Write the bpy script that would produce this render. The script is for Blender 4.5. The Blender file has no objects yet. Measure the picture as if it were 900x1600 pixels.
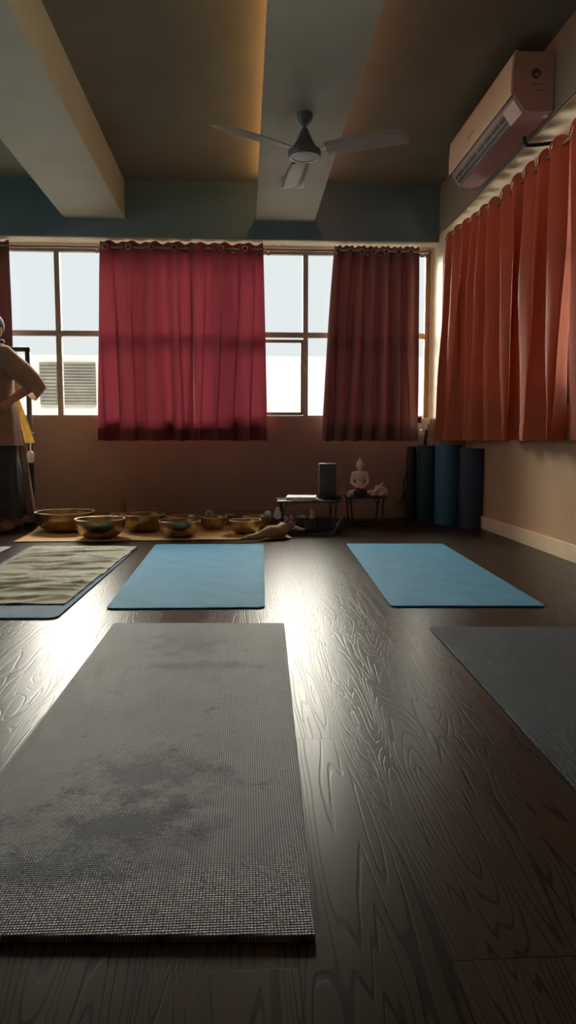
import bpy, bmesh, math, random
from mathutils import Vector, Matrix, noise
random.seed(7)
C = bpy.context.scene.collection
SC = bpy.context.scene
PI = math.pi
V = Vector

# ------------------------------------------------------------------ camera
FPX, VPX, VPY = 1170.0, 382.0, 688.0          # focal length in px of a 900 px wide frame, vanishing point of the room's depth
EYE = V((0.0, 0.0, 0.70))
pitch = math.atan((800.0 - VPY) / FPX)
yaw = math.atan((450.0 - VPX) / math.hypot(FPX, 800.0 - VPY))
cam_d = bpy.data.cameras.new('camera')
cam = bpy.data.objects.new('camera', cam_d)
C.objects.link(cam)
cam.location = EYE
cam.rotation_euler = (PI / 2 - pitch, 0.0, -yaw)
cam_d.sensor_fit = 'HORIZONTAL'
cam_d.sensor_width = 36.0
cam_d.lens = FPX * 36.0 / 900.0
cam_d.clip_start = 0.02
SC.camera = cam
RM = cam.rotation_euler.to_matrix()

def ray(px, py):
    return RM @ V((px - 450.0, 800.0 - py, -FPX))

def at(px, py, Y):                             # world point seen at a pixel, at depth Y
    d = ray(px, py)
    return EYE + d * (Y / d.y)

def onx(px, py, X):                            # same on the plane x = X
    d = ray(px, py)
    return EYE + d * (X / d.x)

def onz(px, py, z=0.0):                        # same on a horizontal plane
    d = ray(px, py)
    return EYE + d * ((z - EYE.z) / d.z)

# ------------------------------------------------------------------ world, sun, exposure
w = bpy.data.worlds.new('sky')
SC.world = w
w.use_nodes = True
bg = w.node_tree.nodes['Background']
bg.inputs[0].default_value = (0.80, 0.82, 0.825, 1)
bg.inputs[1].default_value = 1.0
sun_d = bpy.data.lights.new('sun', 'SUN')
sun_d.energy = 2.8
sun_d.angle = math.radians(12)
sun_d.color = (1.0, 0.93, 0.82)
sun = bpy.data.objects.new('sun', sun_d)
C.objects.link(sun)
sun.rotation_euler = (math.radians(-50), 0, math.radians(190))
glow_d = bpy.data.lights.new('bright_sky', 'SUN')      # the wide bright patch of sky the windows face
glow_d.energy = 42.0
glow_d.angle = math.radians(68)
glow_d.color = (1.0, 0.92, 0.78)
glow = bpy.data.objects.new('bright_sky', glow_d)
C.objects.link(glow)
glow.rotation_euler = (math.radians(-(90 - 40)), 0, math.radians(9))
SC.view_settings.view_transform = 'Standard'
SC.view_settings.look = 'None'
SC.view_settings.gamma = 1.0
SC.view_settings.use_curve_mapping = False
SC.view_settings.exposure = 0.22
SC.cycles.max_bounces = 10
SC.cycles.diffuse_bounces = 6
SC.cycles.transmission_bounces = 8
SC.cycles.sample_clamp_indirect = 6.0
SC.cycles.use_denoising = True

# ------------------------------------------------------------------ materials
def base_mat(name):
    m = bpy.data.materials.new(name)
    m.use_nodes = True
    nt = m.node_tree
    return m, nt, nt.nodes['Principled BSDF'], nt.nodes['Material Output']

def N(nt, t, **kw):
    n = nt.nodes.new(t)
    for k, v in kw.items():
        if k.startswith('i_'):
            n.inputs[k[2:].replace('_', ' ')].default_value = v
        else:
            setattr(n, k, v)
    return n

def pm(name, col, rough=0.6, metal=0.0, var=0.15, scale=14.0, bump=0.0, bscale=120.0, spec=0.5, trans=0.0):
    """painted / plain surface: two tones of one colour driven by noise, small bump"""
    m, nt, b, out = base_mat(name)
    L = nt.links.new
    tc = N(nt, 'ShaderNodeTexCoord')
    nz = N(nt, 'ShaderNodeTexNoise', i_Scale=scale, i_Detail=5.0)
    L(tc.outputs['Object'], nz.inputs['Vector'])
    cr = N(nt, 'ShaderNodeValToRGB')
    e = cr.color_ramp.elements
    e[0].position, e[1].position = 0.3, 0.7
    e[0].color = tuple(c * (1 - var) for c in col) + (1,)
    e[1].color = tuple(min(1, c * (1 + var)) for c in col) + (1,)
    L(nz.outputs['Fac'], cr.inputs['Fac'])
    L(cr.outputs['Color'], b.inputs['Base Color'])
    b.inputs['Roughness'].default_value = rough
    b.inputs['Metallic'].default_value = metal
    b.inputs['Specular IOR Level'].default_value = spec
    if bump:
        nb = N(nt, 'ShaderNodeTexNoise', i_Scale=bscale, i_Detail=3.0)
        L(tc.outputs['Object'], nb.inputs['Vector'])
        bp = N(nt, 'ShaderNodeBump', i_Strength=bump, i_Distance=0.01)
        L(nb.outputs['Fac'], bp.inputs['Height'])
        L(bp.outputs['Normal'], b.inputs['Normal'])
    if trans:
        tr = N(nt, 'ShaderNodeBsdfTranslucent')
        L(cr.outputs['Color'], tr.inputs['Color'])
        mx = N(nt, 'ShaderNodeMixShader')
        mx.inputs[0].default_value = trans
        L(b.outputs[0], mx.inputs[1]); L(tr.outputs[0], mx.inputs[2]); L(mx.outputs[0], out.inputs[0])
    return m

M = {}
M['ceiling'] = pm('olive_ceiling_paint', (0.20, 0.21, 0.16), 0.75, var=0.08, scale=3, bump=0.15, bscale=90)
M['beam'] = pm('pale_sage_beam_paint', (0.45, 0.48, 0.39), 0.55, var=0.06, scale=4, bump=0.2, bscale=140)
M['beam_dark'] = pm('blue_grey_beam_paint', (0.13, 0.23, 0.27), 0.6, var=0.08, scale=3, bump=0.15, bscale=90)
M['side_beam'] = pm('sage_wall_paint', (0.30, 0.30, 0.23), 0.65, var=0.08, scale=3, bump=0.15, bscale=90)
M['cream'] = pm('cream_wall_paint', (0.72, 0.66, 0.48), 0.6, var=0.05, scale=4, bump=0.08)
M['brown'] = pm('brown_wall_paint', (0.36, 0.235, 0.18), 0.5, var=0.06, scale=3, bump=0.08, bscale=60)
M['brown_lit'] = pm('lit_brown_wall_paint', (0.56, 0.36, 0.215), 0.45, var=0.06, scale=3, bump=0.08, bscale=60)  # lighter copy of the brown paint; the right wall's light put into colour
M['skirting'] = pm('pale_wood_skirting', (0.90, 0.67, 0.45), 0.45, var=0.1, scale=4)
M['frame'] = pm('grey_window_metal', (0.30, 0.28, 0.23), 0.45, var=0.1)
M['frame_cream'] = pm('cream_window_metal', (0.6, 0.52, 0.36), 0.5, var=0.06)
M['frame_brown'] = pm('brown_window_post', (0.35, 0.17, 0.07), 0.5, var=0.1)
M['black'] = pm('black_paint', (0.015, 0.016, 0.018), 0.4, var=0.2)
M['black_metal'] = pm('black_metal', (0.03, 0.032, 0.035), 0.35, metal=0.4, var=0.2)
M['chrome'] = pm('chrome', (0.75, 0.75, 0.74), 0.2, metal=1.0, var=0.05)
M['steel'] = pm('dull_steel', (0.4, 0.4, 0.4), 0.35, metal=1.0, var=0.1)
M['white'] = pm('white_plastic', (0.78, 0.74, 0.66), 0.4, var=0.04)
M['ac_white'] = pm('ivory_plastic', (0.85, 0.77, 0.57), 0.35, var=0.03)
M['ac_pink'] = pm('pinkish_plastic', (0.46, 0.33, 0.29), 0.4, var=0.03)
M['ac_dark'] = pm('dark_vent_plastic', (0.02, 0.022, 0.022), 0.4, var=0.1)
M['fan'] = pm('grey_blue_enamel', (0.13, 0.16, 0.19), 0.35, var=0.08)
M['fan_blade'] = pm('cream_fan_blade', (0.40, 0.40, 0.34), 0.4, var=0.05)
M['plaster'] = pm('white_plaster', (0.88, 0.76, 0.68), 0.7, var=0.05, bump=0.1, bscale=200)
M['pink_clay'] = pm('pink_shell', (0.80, 0.56, 0.45), 0.6, var=0.2, scale=60, bump=0.1)
M['red_petal'] = pm('dark_red_petals', (0.25, 0.03, 0.035), 0.6, var=0.4, scale=60)
M['pot'] = pm('dark_blue_pot', (0.03, 0.04, 0.055), 0.4, var=0.2)
M['slate'] = pm('dark_grey_case', (0.07, 0.07, 0.075), 0.5, var=0.1)
M['paper'] = pm('white_paper', (0.75, 0.76, 0.70), 0.7, var=0.04)
M['pink_paper'] = pm('pink_paper', (0.55, 0.38, 0.40), 0.7, var=0.15, scale=50)
M['orange'] = pm('orange_wax', (0.75, 0.28, 0.05), 0.5, var=0.2, scale=60)
M['felt'] = pm('pale_felt', (0.80, 0.78, 0.70), 0.9, var=0.12, scale=60, bump=0.3, bscale=300)
M['wood'] = pm('red_brown_wood', (0.30, 0.15, 0.09), 0.5, var=0.2, scale=30)
M['beige_box'] = pm('beige_plastic', (0.30, 0.24, 0.19), 0.5, var=0.06)
M['leaf'] = pm('grey_green_leaf', (0.2, 0.28, 0.2), 0.7, var=0.3, scale=60)
M['skin'] = pm('skin', (0.45, 0.24, 0.16), 0.55, var=0.1, scale=20)
M['hair'] = pm('grey_hair', (0.06, 0.05, 0.042), 0.75, var=0.4, scale=80, bump=0.4, bscale=200)
M['kurta'] = pm('tan_cotton', (0.38, 0.26, 0.18), 0.85, var=0.12, scale=12, bump=0.2, bscale=60, trans=0.25)
M['kurta_lit'] = pm('lit_tan_cotton', (0.62, 0.36, 0.08), 0.85, var=0.15, scale=12, bump=0.2, bscale=60, trans=0.12)  # the tan kurta cloth again, window light through it put into the colour
M['trousers'] = pm('dark_slate_cotton', (0.035, 0.045, 0.055), 0.85, var=0.2, scale=12, bump=0.2, bscale=60)
M['lilac'] = pm('dusty_lilac_cotton', (0.36, 0.26, 0.27), 0.85, var=0.2, scale=20, bump=0.2, bscale=60)
M['strap'] = pm('dark_leather', (0.03, 0.025, 0.022), 0.6, var=0.2)
M['roll_blue'] = pm('blue_foam', (0.05, 0.17, 0.28), 0.6, var=0.12, scale=40, bump=0.3, bscale=400)
M['roll_teal'] = pm('dark_teal_foam', (0.015, 0.055, 0.08), 0.6, var=0.15, scale=40, bump=0.3, bscale=400)
M['roll_navy'] = pm('dark_navy_foam', (0.04, 0.06, 0.11), 0.6, var=0.15, scale=40, bump=0.3, bscale=400)
M['roll_black'] = pm('black_foam', (0.02, 0.022, 0.026), 0.5, var=0.15, scale=40, bump=0.3, bscale=400)
M['facade'] = pm('white_facade_render', (0.60, 0.60, 0.585), 0.8, var=0.03, scale=2)
M['shutter'] = pm('grey_shutter', (0.20, 0.19, 0.165), 0.7, var=0.25, scale=3)
M['ground'] = pm('pale_street', (0.4, 0.38, 0.34), 0.9, var=0.1, scale=1)

def brass(name, col):
    m, nt, b, out = base_mat(name)
    L = nt.links.new
    tc = N(nt, 'ShaderNodeTexCoord')
    nz = N(nt, 'ShaderNodeTexNoise', i_Scale=16.0, i_Detail=6.0, i_Roughness=0.65)
    L(tc.outputs['Object'], nz.inputs['Vector'])
    cr = N(nt, 'ShaderNodeValToRGB')
    e = cr.color_ramp.elements
    e[0].position, e[1].position = 0.35, 0.68
    e[0].color = tuple(c * 0.55 for c in col) + (1,)
    e[1].color = col + (1,)
    L(nz.outputs['Fac'], cr.inputs['Fac']); L(cr.outputs['Color'], b.inputs['Base Color'])
    b.inputs['Metallic'].default_value = 1.0
    b.inputs['Roughness'].default_value = 0.3
    vo = N(nt, 'ShaderNodeTexVoronoi', i_Scale=38.0)
    L(tc.outputs['Object'], vo.inputs['Vector'])
    bp = N(nt, 'ShaderNodeBump', i_Strength=0.25, i_Distance=0.004)
    L(vo.outputs['Distance'], bp.inputs['Height']); L(bp.outputs['Normal'], b.inputs['Normal'])
    return m
M['brass'] = brass('hammered_brass', (0.56, 0.43, 0.26))

def curtain_mat(name, col, tcol, trans):
    m, nt, b, out = base_mat(name)
    L = nt.links.new
    tc = N(nt, 'ShaderNodeTexCoord')
    mp = N(nt, 'ShaderNodeMapping'); mp.inputs['Scale'].default_value = (90, 90, 6)
    L(tc.outputs['Object'], mp.inputs['Vector'])
    nz = N(nt, 'ShaderNodeTexNoise', i_Scale=1.0, i_Detail=4.0)
    L(mp.outputs['Vector'], nz.inputs['Vector'])
    cr = N(nt, 'ShaderNodeValToRGB')
    e = cr.color_ramp.elements
    e[0].color = tuple(c * 0.8 for c in col) + (1,)
    e[1].color = tuple(c * 1.2 for c in col) + (1,)
    L(nz.outputs['Fac'], cr.inputs['Fac']); L(cr.outputs['Color'], b.inputs['Base Color'])
    b.inputs['Roughness'].default_value = 0.55
    b.inputs['Specular IOR Level'].default_value = 0.12
    b.inputs['Sheen Weight'].default_value = 0.10
    b.inputs['Sheen Roughness'].default_value = 0.4
    b.inputs['Sheen Tint'].default_value = (0.9, 0.45, 0.35, 1)
    bp = N(nt, 'ShaderNodeBump', i_Strength=0.15, i_Distance=0.003)
    L(nz.outputs['Fac'], bp.inputs['Height']); L(bp.outputs['Normal'], b.inputs['Normal'])
    tr = N(nt, 'ShaderNodeBsdfTranslucent'); tr.inputs['Color'].default_value = tcol + (1,)
    mx = N(nt, 'ShaderNodeMixShader'); mx.inputs[0].default_value = trans
    L(b.outputs[0], mx.inputs[1]); L(tr.outputs[0], mx.inputs[2]); L(mx.outputs[0], out.inputs[0])
    return m
M['curtain'] = curtain_mat('maroon_curtain_cloth', (0.20, 0.055, 0.06), (0.42, 0.06, 0.09), 0.055)
M['curtain_dim'] = curtain_mat('dim_maroon_curtain_cloth', (0.19, 0.10, 0.105), (0.40, 0.08, 0.07), 0.010)  # copy of the maroon cloth, weaker backlight and grey veil put into colour
M['curtain_side'] = curtain_mat('red_curtain_cloth', (0.50, 0.15, 0.085), (0.62, 0.06, 0.035), 0.055)

def mat_cloth(name, col, pitch_u, pitch_v, depth, dark=0.45, rough=0.6, stains=None, stain_col=(0.02, 0.025, 0.04), spec=0.5):
    """yoga mat: a woven grid of small raised cells, worn patches of their own shape"""
    m, nt, b, out = base_mat(name)
    L = nt.links.new
    tc = N(nt, 'ShaderNodeTexCoord')
    sp = N(nt, 'ShaderNodeSeparateXYZ')
    L(tc.outputs['Object'], sp.inputs[0])
    def tri(sock, pitch):
        a = N(nt, 'ShaderNodeMath', operation='MULTIPLY'); a.inputs[1].default_value = PI / pitch
        L(sock, a.inputs[0])
        s = N(nt, 'ShaderNodeMath', operation='SINE'); L(a.outputs[0], s.inputs[0])
        q = N(nt, 'ShaderNodeMath', operation='ABSOLUTE'); L(s.outputs[0], q.inputs[0])
        return q.outputs[0]
    h = N(nt, 'ShaderNodeMath', operation='MULTIPLY')
    L(tri(sp.outputs['X'], pitch_u), h.inputs[0]); L(tri(sp.outputs['Y'], pitch_v), h.inputs[1])
    nz = N(nt, 'ShaderNodeTexNoise', i_Scale=7.0, i_Detail=6.0)
    L(tc.outputs['Object'], nz.inputs['Vector'])
    cr = N(nt, 'ShaderNodeValToRGB')
    cr.color_ramp.elements[0].color = tuple(c * dark for c in col) + (1,)
    cr.color_ramp.elements[1].color = tuple(min(1, c * 1.1) for c in col) + (1,)
    cr.color_ramp.elements[1].position = 0.75
    L(h.outputs[0], cr.inputs['Fac'])
    mx = N(nt, 'ShaderNodeMix', data_type='RGBA', blend_type='MULTIPLY')
    mx.inputs['Factor'].default_value = 0.35
    L(cr.outputs['Color'], mx.inputs['A']); L(nz.outputs['Fac'], mx.inputs['B'])
    last = mx.outputs['Result']
    for (sx, sy, rx, ry, amt) in (stains or []):
        mp = N(nt, 'ShaderNodeMapping')
        mp.vector_type = 'TEXTURE'
        mp.inputs['Location'].default_value = (sx, sy, 0)
        mp.inputs['Scale'].default_value = (rx, ry, 1)
        L(tc.outputs['Object'], mp.inputs['Vector'])
        gr = N(nt, 'ShaderNodeTexGradient', gradient_type='SPHERICAL')
        L(mp.outputs['Vector'], gr.inputs['Vector'])
        n2 = N(nt, 'ShaderNodeTexNoise', i_Scale=90.0, i_Detail=6.0, i_Roughness=0.85)
        L(tc.outputs['Object'], n2.inputs['Vector'])
        n3 = N(nt, 'ShaderNodeTexNoise', i_Scale=14.0, i_Detail=3.0)
        L(tc.outputs['Object'], n3.inputs['Vector'])
        ad = N(nt, 'ShaderNodeMath', operation='ADD')
        L(n2.outputs['Fac'], ad.inputs[0]); L(n3.outputs['Fac'], ad.inputs[1])
        mu = N(nt, 'ShaderNodeMath', operation='MULTIPLY_ADD')
        L(gr.outputs['Fac'], mu.inputs[0]); mu.inputs[1].default_value = 0.8
        L(ad.outputs[0], mu.inputs[2])
        st = N(nt, 'ShaderNodeMapRange'); st.inputs['From Min'].default_value = 1.18; st.inputs['From Max'].default_value = 1.62
        st.inputs['To Max'].default_value = amt
        L(mu.outputs[0], st.inputs['Value'])
        m2 = N(nt, 'ShaderNodeMix', data_type='RGBA')
        L(st.outputs[0], m2.inputs['Factor']); L(last, m2.inputs['A'])
        m2.inputs['B'].default_value = stain_col + (1,)
        last = m2.outputs['Result']
    L(last, b.inputs['Base Color'])
    b.inputs['Roughness'].default_value = rough
    b.inputs['Specular IOR Level'].default_value = spec
    bp = N(nt, 'ShaderNodeBump', i_Strength=1.0, i_Distance=depth)
    L(h.outputs[0], bp.inputs['Height']); L(bp.outputs['Normal'], b.inputs['Normal'])
    return m

def floor_mat():
    m, nt, b, out = base_mat('dark_brushed_plank_floor')
    L = nt.links.new
    tc = N(nt, 'ShaderNodeTexCoord')
    mp = N(nt, 'ShaderNodeMapping')
    mp.inputs['Rotation'].default_value = (0, 0, -PI / 2)
    mp.inputs['Location'].default_value = (0.43, -0.069 + 0.205 * 40, 0)
    # rows run across X, bricks run along Y
    sw = N(nt, 'ShaderNodeSeparateXYZ'); L(tc.outputs['Object'], sw.inputs[0])
    cb = N(nt, 'ShaderNodeCombineXYZ')
    ax = N(nt, 'ShaderNodeMath', operation='ADD'); ax.inputs[1].default_value = 12.43; L(sw.outputs['Y'], ax.inputs[0])
    ay = N(nt, 'ShaderNodeMath', operation='ADD'); ay.inputs[1].default_value = -0.069 + 0.205 * 40; L(sw.outputs['X'], ay.inputs[0])
    L(ax.outputs[0], cb.inputs['X']); L(ay.outputs[0], cb.inputs['Y'])
    br = N(nt, 'ShaderNodeTexBrick', i_Scale=1.0)
    br.offset = 0.37; br.offset_frequency = 2
    br.inputs['Mortar Size'].default_value = 0.0018
    br.inputs['Mortar Smooth'].default_value = 0.3
    br.inputs['Brick Width'].default_value = 1.215
    br.inputs['Row Height'].default_value = 0.205
    br.inputs['Color1'].default_value = (0, 0, 0, 1)
    br.inputs['Color2'].default_value = (1, 1, 1, 1)
    L(cb.outputs[0], br.inputs['Vector'])
    # per plank shift of the grain
    sh = N(nt, 'ShaderNodeVectorMath', operation='SCALE'); sh.inputs['Scale'].default_value = 7.3
    L(br.outputs['Color'], sh.inputs[0])
    ad = N(nt, 'ShaderNodeVectorMath', operation='ADD')
    L(tc.outputs['Object'], ad.inputs[0]); L(sh.outputs[0], ad.inputs[1])
    m1 = N(nt, 'ShaderNodeMapping'); m1.inputs['Scale'].default_value = (9.0, 0.75, 1)
    L(ad.outputs[0], m1.inputs['Vector'])
    wv = N(nt, 'ShaderNodeTexNoise', i_Scale=1.0, i_Detail=2.0, i_Distortion=0.4)
    L(m1.outputs['Vector'], wv.inputs['Vector'])
    mm = N(nt, 'ShaderNodeMath', operation='MULTIPLY'); mm.inputs[1].default_value = 150.0
    L(wv.outputs['Fac'], mm.inputs[0])
    sn0 = N(nt, 'ShaderNodeMath', operation='SINE'); L(mm.outputs[0], sn0.inputs[0])
    sn = N(nt, 'ShaderNodeMapRange', interpolation_type='SMOOTHSTEP')      # thin brushed-out grooves
    sn.inputs['From Min'].default_value = 0.6; sn.inputs['From Max'].default_value = 1.0
    sn.inputs['To Min'].default_value = 1.0; sn.inputs['To Max'].default_value = -0.6
    L(sn0.outputs[0], sn.inputs['Value'])
    m2 = N(nt, 'ShaderNodeMapping'); m2.inputs['Scale'].default_value = (240.0, 3.0, 1)
    L(ad.outputs[0], m2.inputs['Vector'])
    fine = N(nt, 'ShaderNodeTexNoise', i_Scale=1.0, i_Detail=3.0)
    L(m2.outputs['Vector'], fine.inputs['Vector'])
    hs = N(nt, 'ShaderNodeMath', operation='MULTIPLY_ADD'); hs.inputs[1].default_value = 0.9
    fm_ = N(nt, 'ShaderNodeMath', operation='MULTIPLY'); fm_.inputs[1].default_value = 0.18; L(fine.outputs['Fac'], fm_.inputs[0])
    L(sn.outputs[0], hs.inputs[0]); L(fm_.outputs[0], hs.inputs[2])
    cr = N(nt, 'ShaderNodeValToRGB')
    cr.color_ramp.elements[0].position = 0.0; cr.color_ramp.elements[1].position = 0.9
    cr.color_ramp.elements[0].color = (0.018, 0.011, 0.007, 1)
    cr.color_ramp.elements[1].color = (0.058, 0.036, 0.022, 1)
    L(hs.outputs[0], cr.inputs['Fac'])
    tone = N(nt, 'ShaderNodeMix', data_type='RGBA', blend_type='MULTIPLY'); tone.inputs['Factor'].default_value = 0.45
    L(cr.outputs['Color'], tone.inputs['A']); L(br.outputs['Color'], tone.inputs['B'])
    seam = N(nt, 'ShaderNodeMix', data_type='RGBA')
    L(br.outputs['Fac'], seam.inputs['Factor']); L(tone.outputs['Result'], seam.inputs['A'])
    seam.inputs['B'].default_value = (0.006, 0.004, 0.003, 1)
    L(seam.outputs['Result'], b.inputs['Base Color'])
    rr = N(nt, 'ShaderNodeMapRange')
    rr.inputs['To Min'].default_value = 0.27; rr.inputs['To Max'].default_value = 0.38
    L(fine.outputs['Fac'], rr.inputs['Value']); L(rr.outputs[0], b.inputs['Roughness'])
    hh = N(nt, 'ShaderNodeMath', operation='SUBTRACT'); L(hs.outputs[0], hh.inputs[0]); L(br.outputs['Fac'], hh.inputs[1])
    bp = N(nt, 'ShaderNodeBump', i_Strength=0.16, i_Distance=0.0012)
    L(hh.outputs[0], bp.inputs['Height']); L(bp.outputs['Normal'], b.inputs['Normal'])
    b.inputs['Specular IOR Level'].default_value = 0.5
    b.inputs['IOR'].default_value = 1.16
    return m
M['floor'] = floor_mat()

def glass_mat():
    m, nt, b, out = base_mat('window_glass')
    L = nt.links.new
    tr = N(nt, 'ShaderNodeBsdfTransparent'); tr.inputs['Color'].default_value = (0.93, 0.95, 0.95, 1)
    gl = N(nt, 'ShaderNodeBsdfGlossy'); gl.inputs['Roughness'].default_value = 0.05
    fr = N(nt, 'ShaderNodeFresnel'); fr.inputs['IOR'].default_value = 1.3
    nz = N(nt, 'ShaderNodeTexNoise', i_Scale=3.0)
    tc = N(nt, 'ShaderNodeTexCoord'); L(tc.outputs['Object'], nz.inputs['Vector'])
    bp = N(nt, 'ShaderNodeBump', i_Strength=0.02); L(nz.outputs['Fac'], bp.inputs['Height']); L(bp.outputs['Normal'], gl.inputs['Normal'])
    mx = N(nt, 'ShaderNodeMixShader')
    L(fr.outputs[0], mx.inputs[0]); L(tr.outputs[0], mx.inputs[1]); L(gl.outputs[0], mx.inputs[2]); L(mx.outputs[0], out.inputs[0])
    return m
M['glass'] = glass_mat()

def led_mat(name, col, e):
    m, nt, b, out = base_mat(name)
    b.inputs['Base Color'].default_value = col + (1,)
    b.inputs['Emission Color'].default_value = col + (1,)
    b.inputs['Emission Strength'].default_value = e
    nz = N(nt, 'ShaderNodeTexNoise', i_Scale=5.0)
    mr = N(nt, 'ShaderNodeMapRange'); mr.inputs['To Min'].default_value = e * 0.9; mr.inputs['To Max'].default_value = e * 1.1
    nt.links.new(nz.outputs['Fac'], mr.inputs['Value']); nt.links.new(mr.outputs[0], b.inputs['Emission Strength'])
    return m
M['led_warm'] = led_mat('warm_led_strip', (1.0, 0.46, 0.16), 10.0)
M['led_pink'] = led_mat('rosy_led_strip', (1.0, 0.42, 0.27), 7.0)

# ------------------------------------------------------------------ mesh builder
class MB:
    def __init__(s):
        s.bm = bmesh.new()
    def box(s, c, d, rot=None, bevel=0.0):
        g = bmesh.ops.create_cube(s.bm, size=1.0)
        vs = g['verts']
        bmesh.ops.scale(s.bm, vec=V(d), verts=vs)
        if bevel:
            es = list({e for v in vs for e in v.link_edges})
            r = bmesh.ops.bevel(s.bm, geom=es, offset=bevel, segments=2, affect='EDGES', profile=0.6)
            vs = list({v for f in r['faces'] for v in f.verts} | {v for v in vs if v.is_valid})
        mt = Matrix.Translation(V(c))
        if rot is not None:
            mt = mt @ (rot if isinstance(rot, Matrix) else Matrix.Rotation(rot, 4, 'Z'))
        bmesh.ops.transform(s.bm, matrix=mt, verts=vs)
        return s
    def loft(s, rings, cap0=True, cap1=True, closed=False):
        R = [[s.bm.verts.new(p) for p in r] for r in rings]
        n = len(R[0])
        pairs = list(zip(R[:-1], R[1:]))
        if closed:
            pairs.append((R[-1], R[0]))
        for a, b in pairs:
            for i in range(n):
                j = (i + 1) % n
                s.bm.faces.new((a[i], a[j], b[j], b[i]))
        if not closed:
            if cap0: s.bm.faces.new(list(reversed(R[0])))
            if cap1: s.bm.faces.new(R[-1])
        return s
    def tube(s, pts, r, n=10, cap=True, closed=False):
        pts = [V(p) for p in pts]
        rs = r if isinstance(r, (list, tuple)) else [r] * len(pts)
        rings = []
        up = None
        m = len(pts)
        for i, p in enumerate(pts):
            if closed:
                t = (pts[(i + 1) % m] - pts[i - 1]).normalized()
            else:
                t = (pts[min(i + 1, m - 1)] - pts[max(i - 1, 0)]).normalized()
            if up is None:
                up = V((0, 0, 1)) if abs(t.z) < 0.9 else V((0, 1, 0))
            side = t.cross(up).normalized()
            up = side.cross(t).normalized()
            rings.append([p + (side * math.cos(a) + up * math.sin(a)) * rs[i] for a in (2 * PI * k / n for k in range(n))])
        return s.loft(rings, cap, cap, closed)
    def lathe(s, prof, c=(0, 0, 0), n=32, axis=None, closed=False):
        c = V(c)
        q = V((0, 0, 1)).rotation_difference(V(axis).normalized()) if axis is not None else None
        rings = []
        for r, z in prof:
            ring = []
            for k in range(n):
                a = 2 * PI * k / n
                p = V((max(r, 1e-4) * math.cos(a), max(r, 1e-4) * math.sin(a), z))
                ring.append(c + (q @ p if q else p))
            rings.append(ring)
        return s.loft(rings, not closed, not closed, closed)
    def ball(s, c, r, sc=(1, 1, 1), n=14, rot=None):
        g = bmesh.ops.create_uvsphere(s.bm, u_segments=n, v_segments=max(6, n // 2), radius=r)
        mt = Matrix.Translation(V(c))
        if rot is not None:
            mt = mt @ rot
        bmesh.ops.transform(s.bm, matrix=mt @ Matrix.Diagonal((*sc, 1)), verts=g['verts'])
        return s
    def cone(s, p0, r0, p1, r1, n=14):             # rounded tapered limb
        s.tube([p0, p1], [r0, r1], n)
        s.ball(p0, r0, n=n); s.ball(p1, r1, n=n)
        return s
    def prism(s, poly, z0, z1):
        a = [s.bm.verts.new((x, y, z0)) for x, y in poly]
        b = [s.bm.verts.new((x, y, z1)) for x, y in poly]
        n = len(poly)
        for i in range(n):
            j = (i + 1) % n
            s.bm.faces.new((a[i], a[j], b[j], b[i]))
        s.bm.faces.new(list(reversed(a))); s.bm.faces.new(b)
        return s
    def grid(s, rows):
        R = [[s.bm.verts.new(p) for p in r] for r in rows]
        for a, b in zip(R[:-1], R[1:]):
            for i in range(len(a) - 1):
                s.bm.faces.new((a[i], a[i + 1], b[i + 1], b[i]))
        return s
    def build(s, name, mat, parent=None, origin=None, smooth=True, angle=40, bevel=0.0, solid=0.0, offset=0.0):
        """link as ONE object; world-space verts are stored relative to the parent's (or own) origin"""
        o0 = V(parent['_o']) if parent is not None and '_o' in parent else (V(origin) if origin is not None else V((0, 0, 0)))
        bmesh.ops.recalc_face_normals(s.bm, faces=s.bm.faces[:])
        bmesh.ops.translate(s.bm, vec=-o0, verts=s.bm.verts[:])
        me = bpy.data.meshes.new(name)
        s.bm.to_mesh(me); s.bm.free()
        o = bpy.data.objects.new(name, me)
        C.objects.link(o)
        mats = mat if isinstance(mat, (list, tuple)) else [mat]
        for x in mats:
            me.materials.append(x)
        if bevel:
            b = o.modifiers.new('bevel', 'BEVEL'); b.width = bevel; b.segments = 2; b.limit_method = 'ANGLE'
        if solid:
            b = o.modifiers.new('solid', 'SOLIDIFY'); b.thickness = solid; b.offset = offset
        if smooth:
            for p in me.polygons:
                p.use_smooth = True
            me.set_sharp_from_angle(angle=math.radians(angle))
        if parent is not None:
            o.parent = parent
        else:
            o.location = o0
        o['_o'] = tuple(o0)
        return o

def fused(mb, voxel, smooth_it=6):
    """union of the shapes as one continuous skin"""
    me = bpy.data.meshes.new('tmp')
    bmesh.ops.recalc_face_normals(mb.bm, faces=mb.bm.faces[:])
    mb.bm.to_mesh(me); mb.bm.free()
    o = bpy.data.objects.new('tmp', me); C.objects.link(o)
    r = o.modifiers.new('r', 'REMESH'); r.mode = 'VOXEL'; r.voxel_size = voxel
    if smooth_it:
        sm = o.modifiers.new('s', 'SMOOTH'); sm.factor = 0.5; sm.iterations = smooth_it
    dg = bpy.context.evaluated_depsgraph_get()
    ev = o.evaluated_get(dg)
    nb = MB()
    nb.bm.from_mesh(ev.to_mesh())
    ev.to_mesh_clear()
    bpy.data.objects.remove(o); bpy.data.meshes.remove(me)
    return nb

def tag(o, label, cat, group=None, kind=None):
    o['label'] = label; o['category'] = cat
    if group: o['group'] = group
    if kind: o['kind'] = kind
    return o

def thing(name, loc, label, cat, group=None):
    o = bpy.data.objects.new(name, None); C.objects.link(o)
    o.location = V(loc); o['_o'] = tuple(V(loc)); o.empty_display_size = 0.05
    return tag(o, label, cat, group)

def struct(name, mb, mat, parent=None, **kw):
    o = mb.build(name, mat, parent, smooth=kw.pop('smooth', False), **kw)
    if parent is None:
        o['kind'] = 'structure'
    return o

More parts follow.
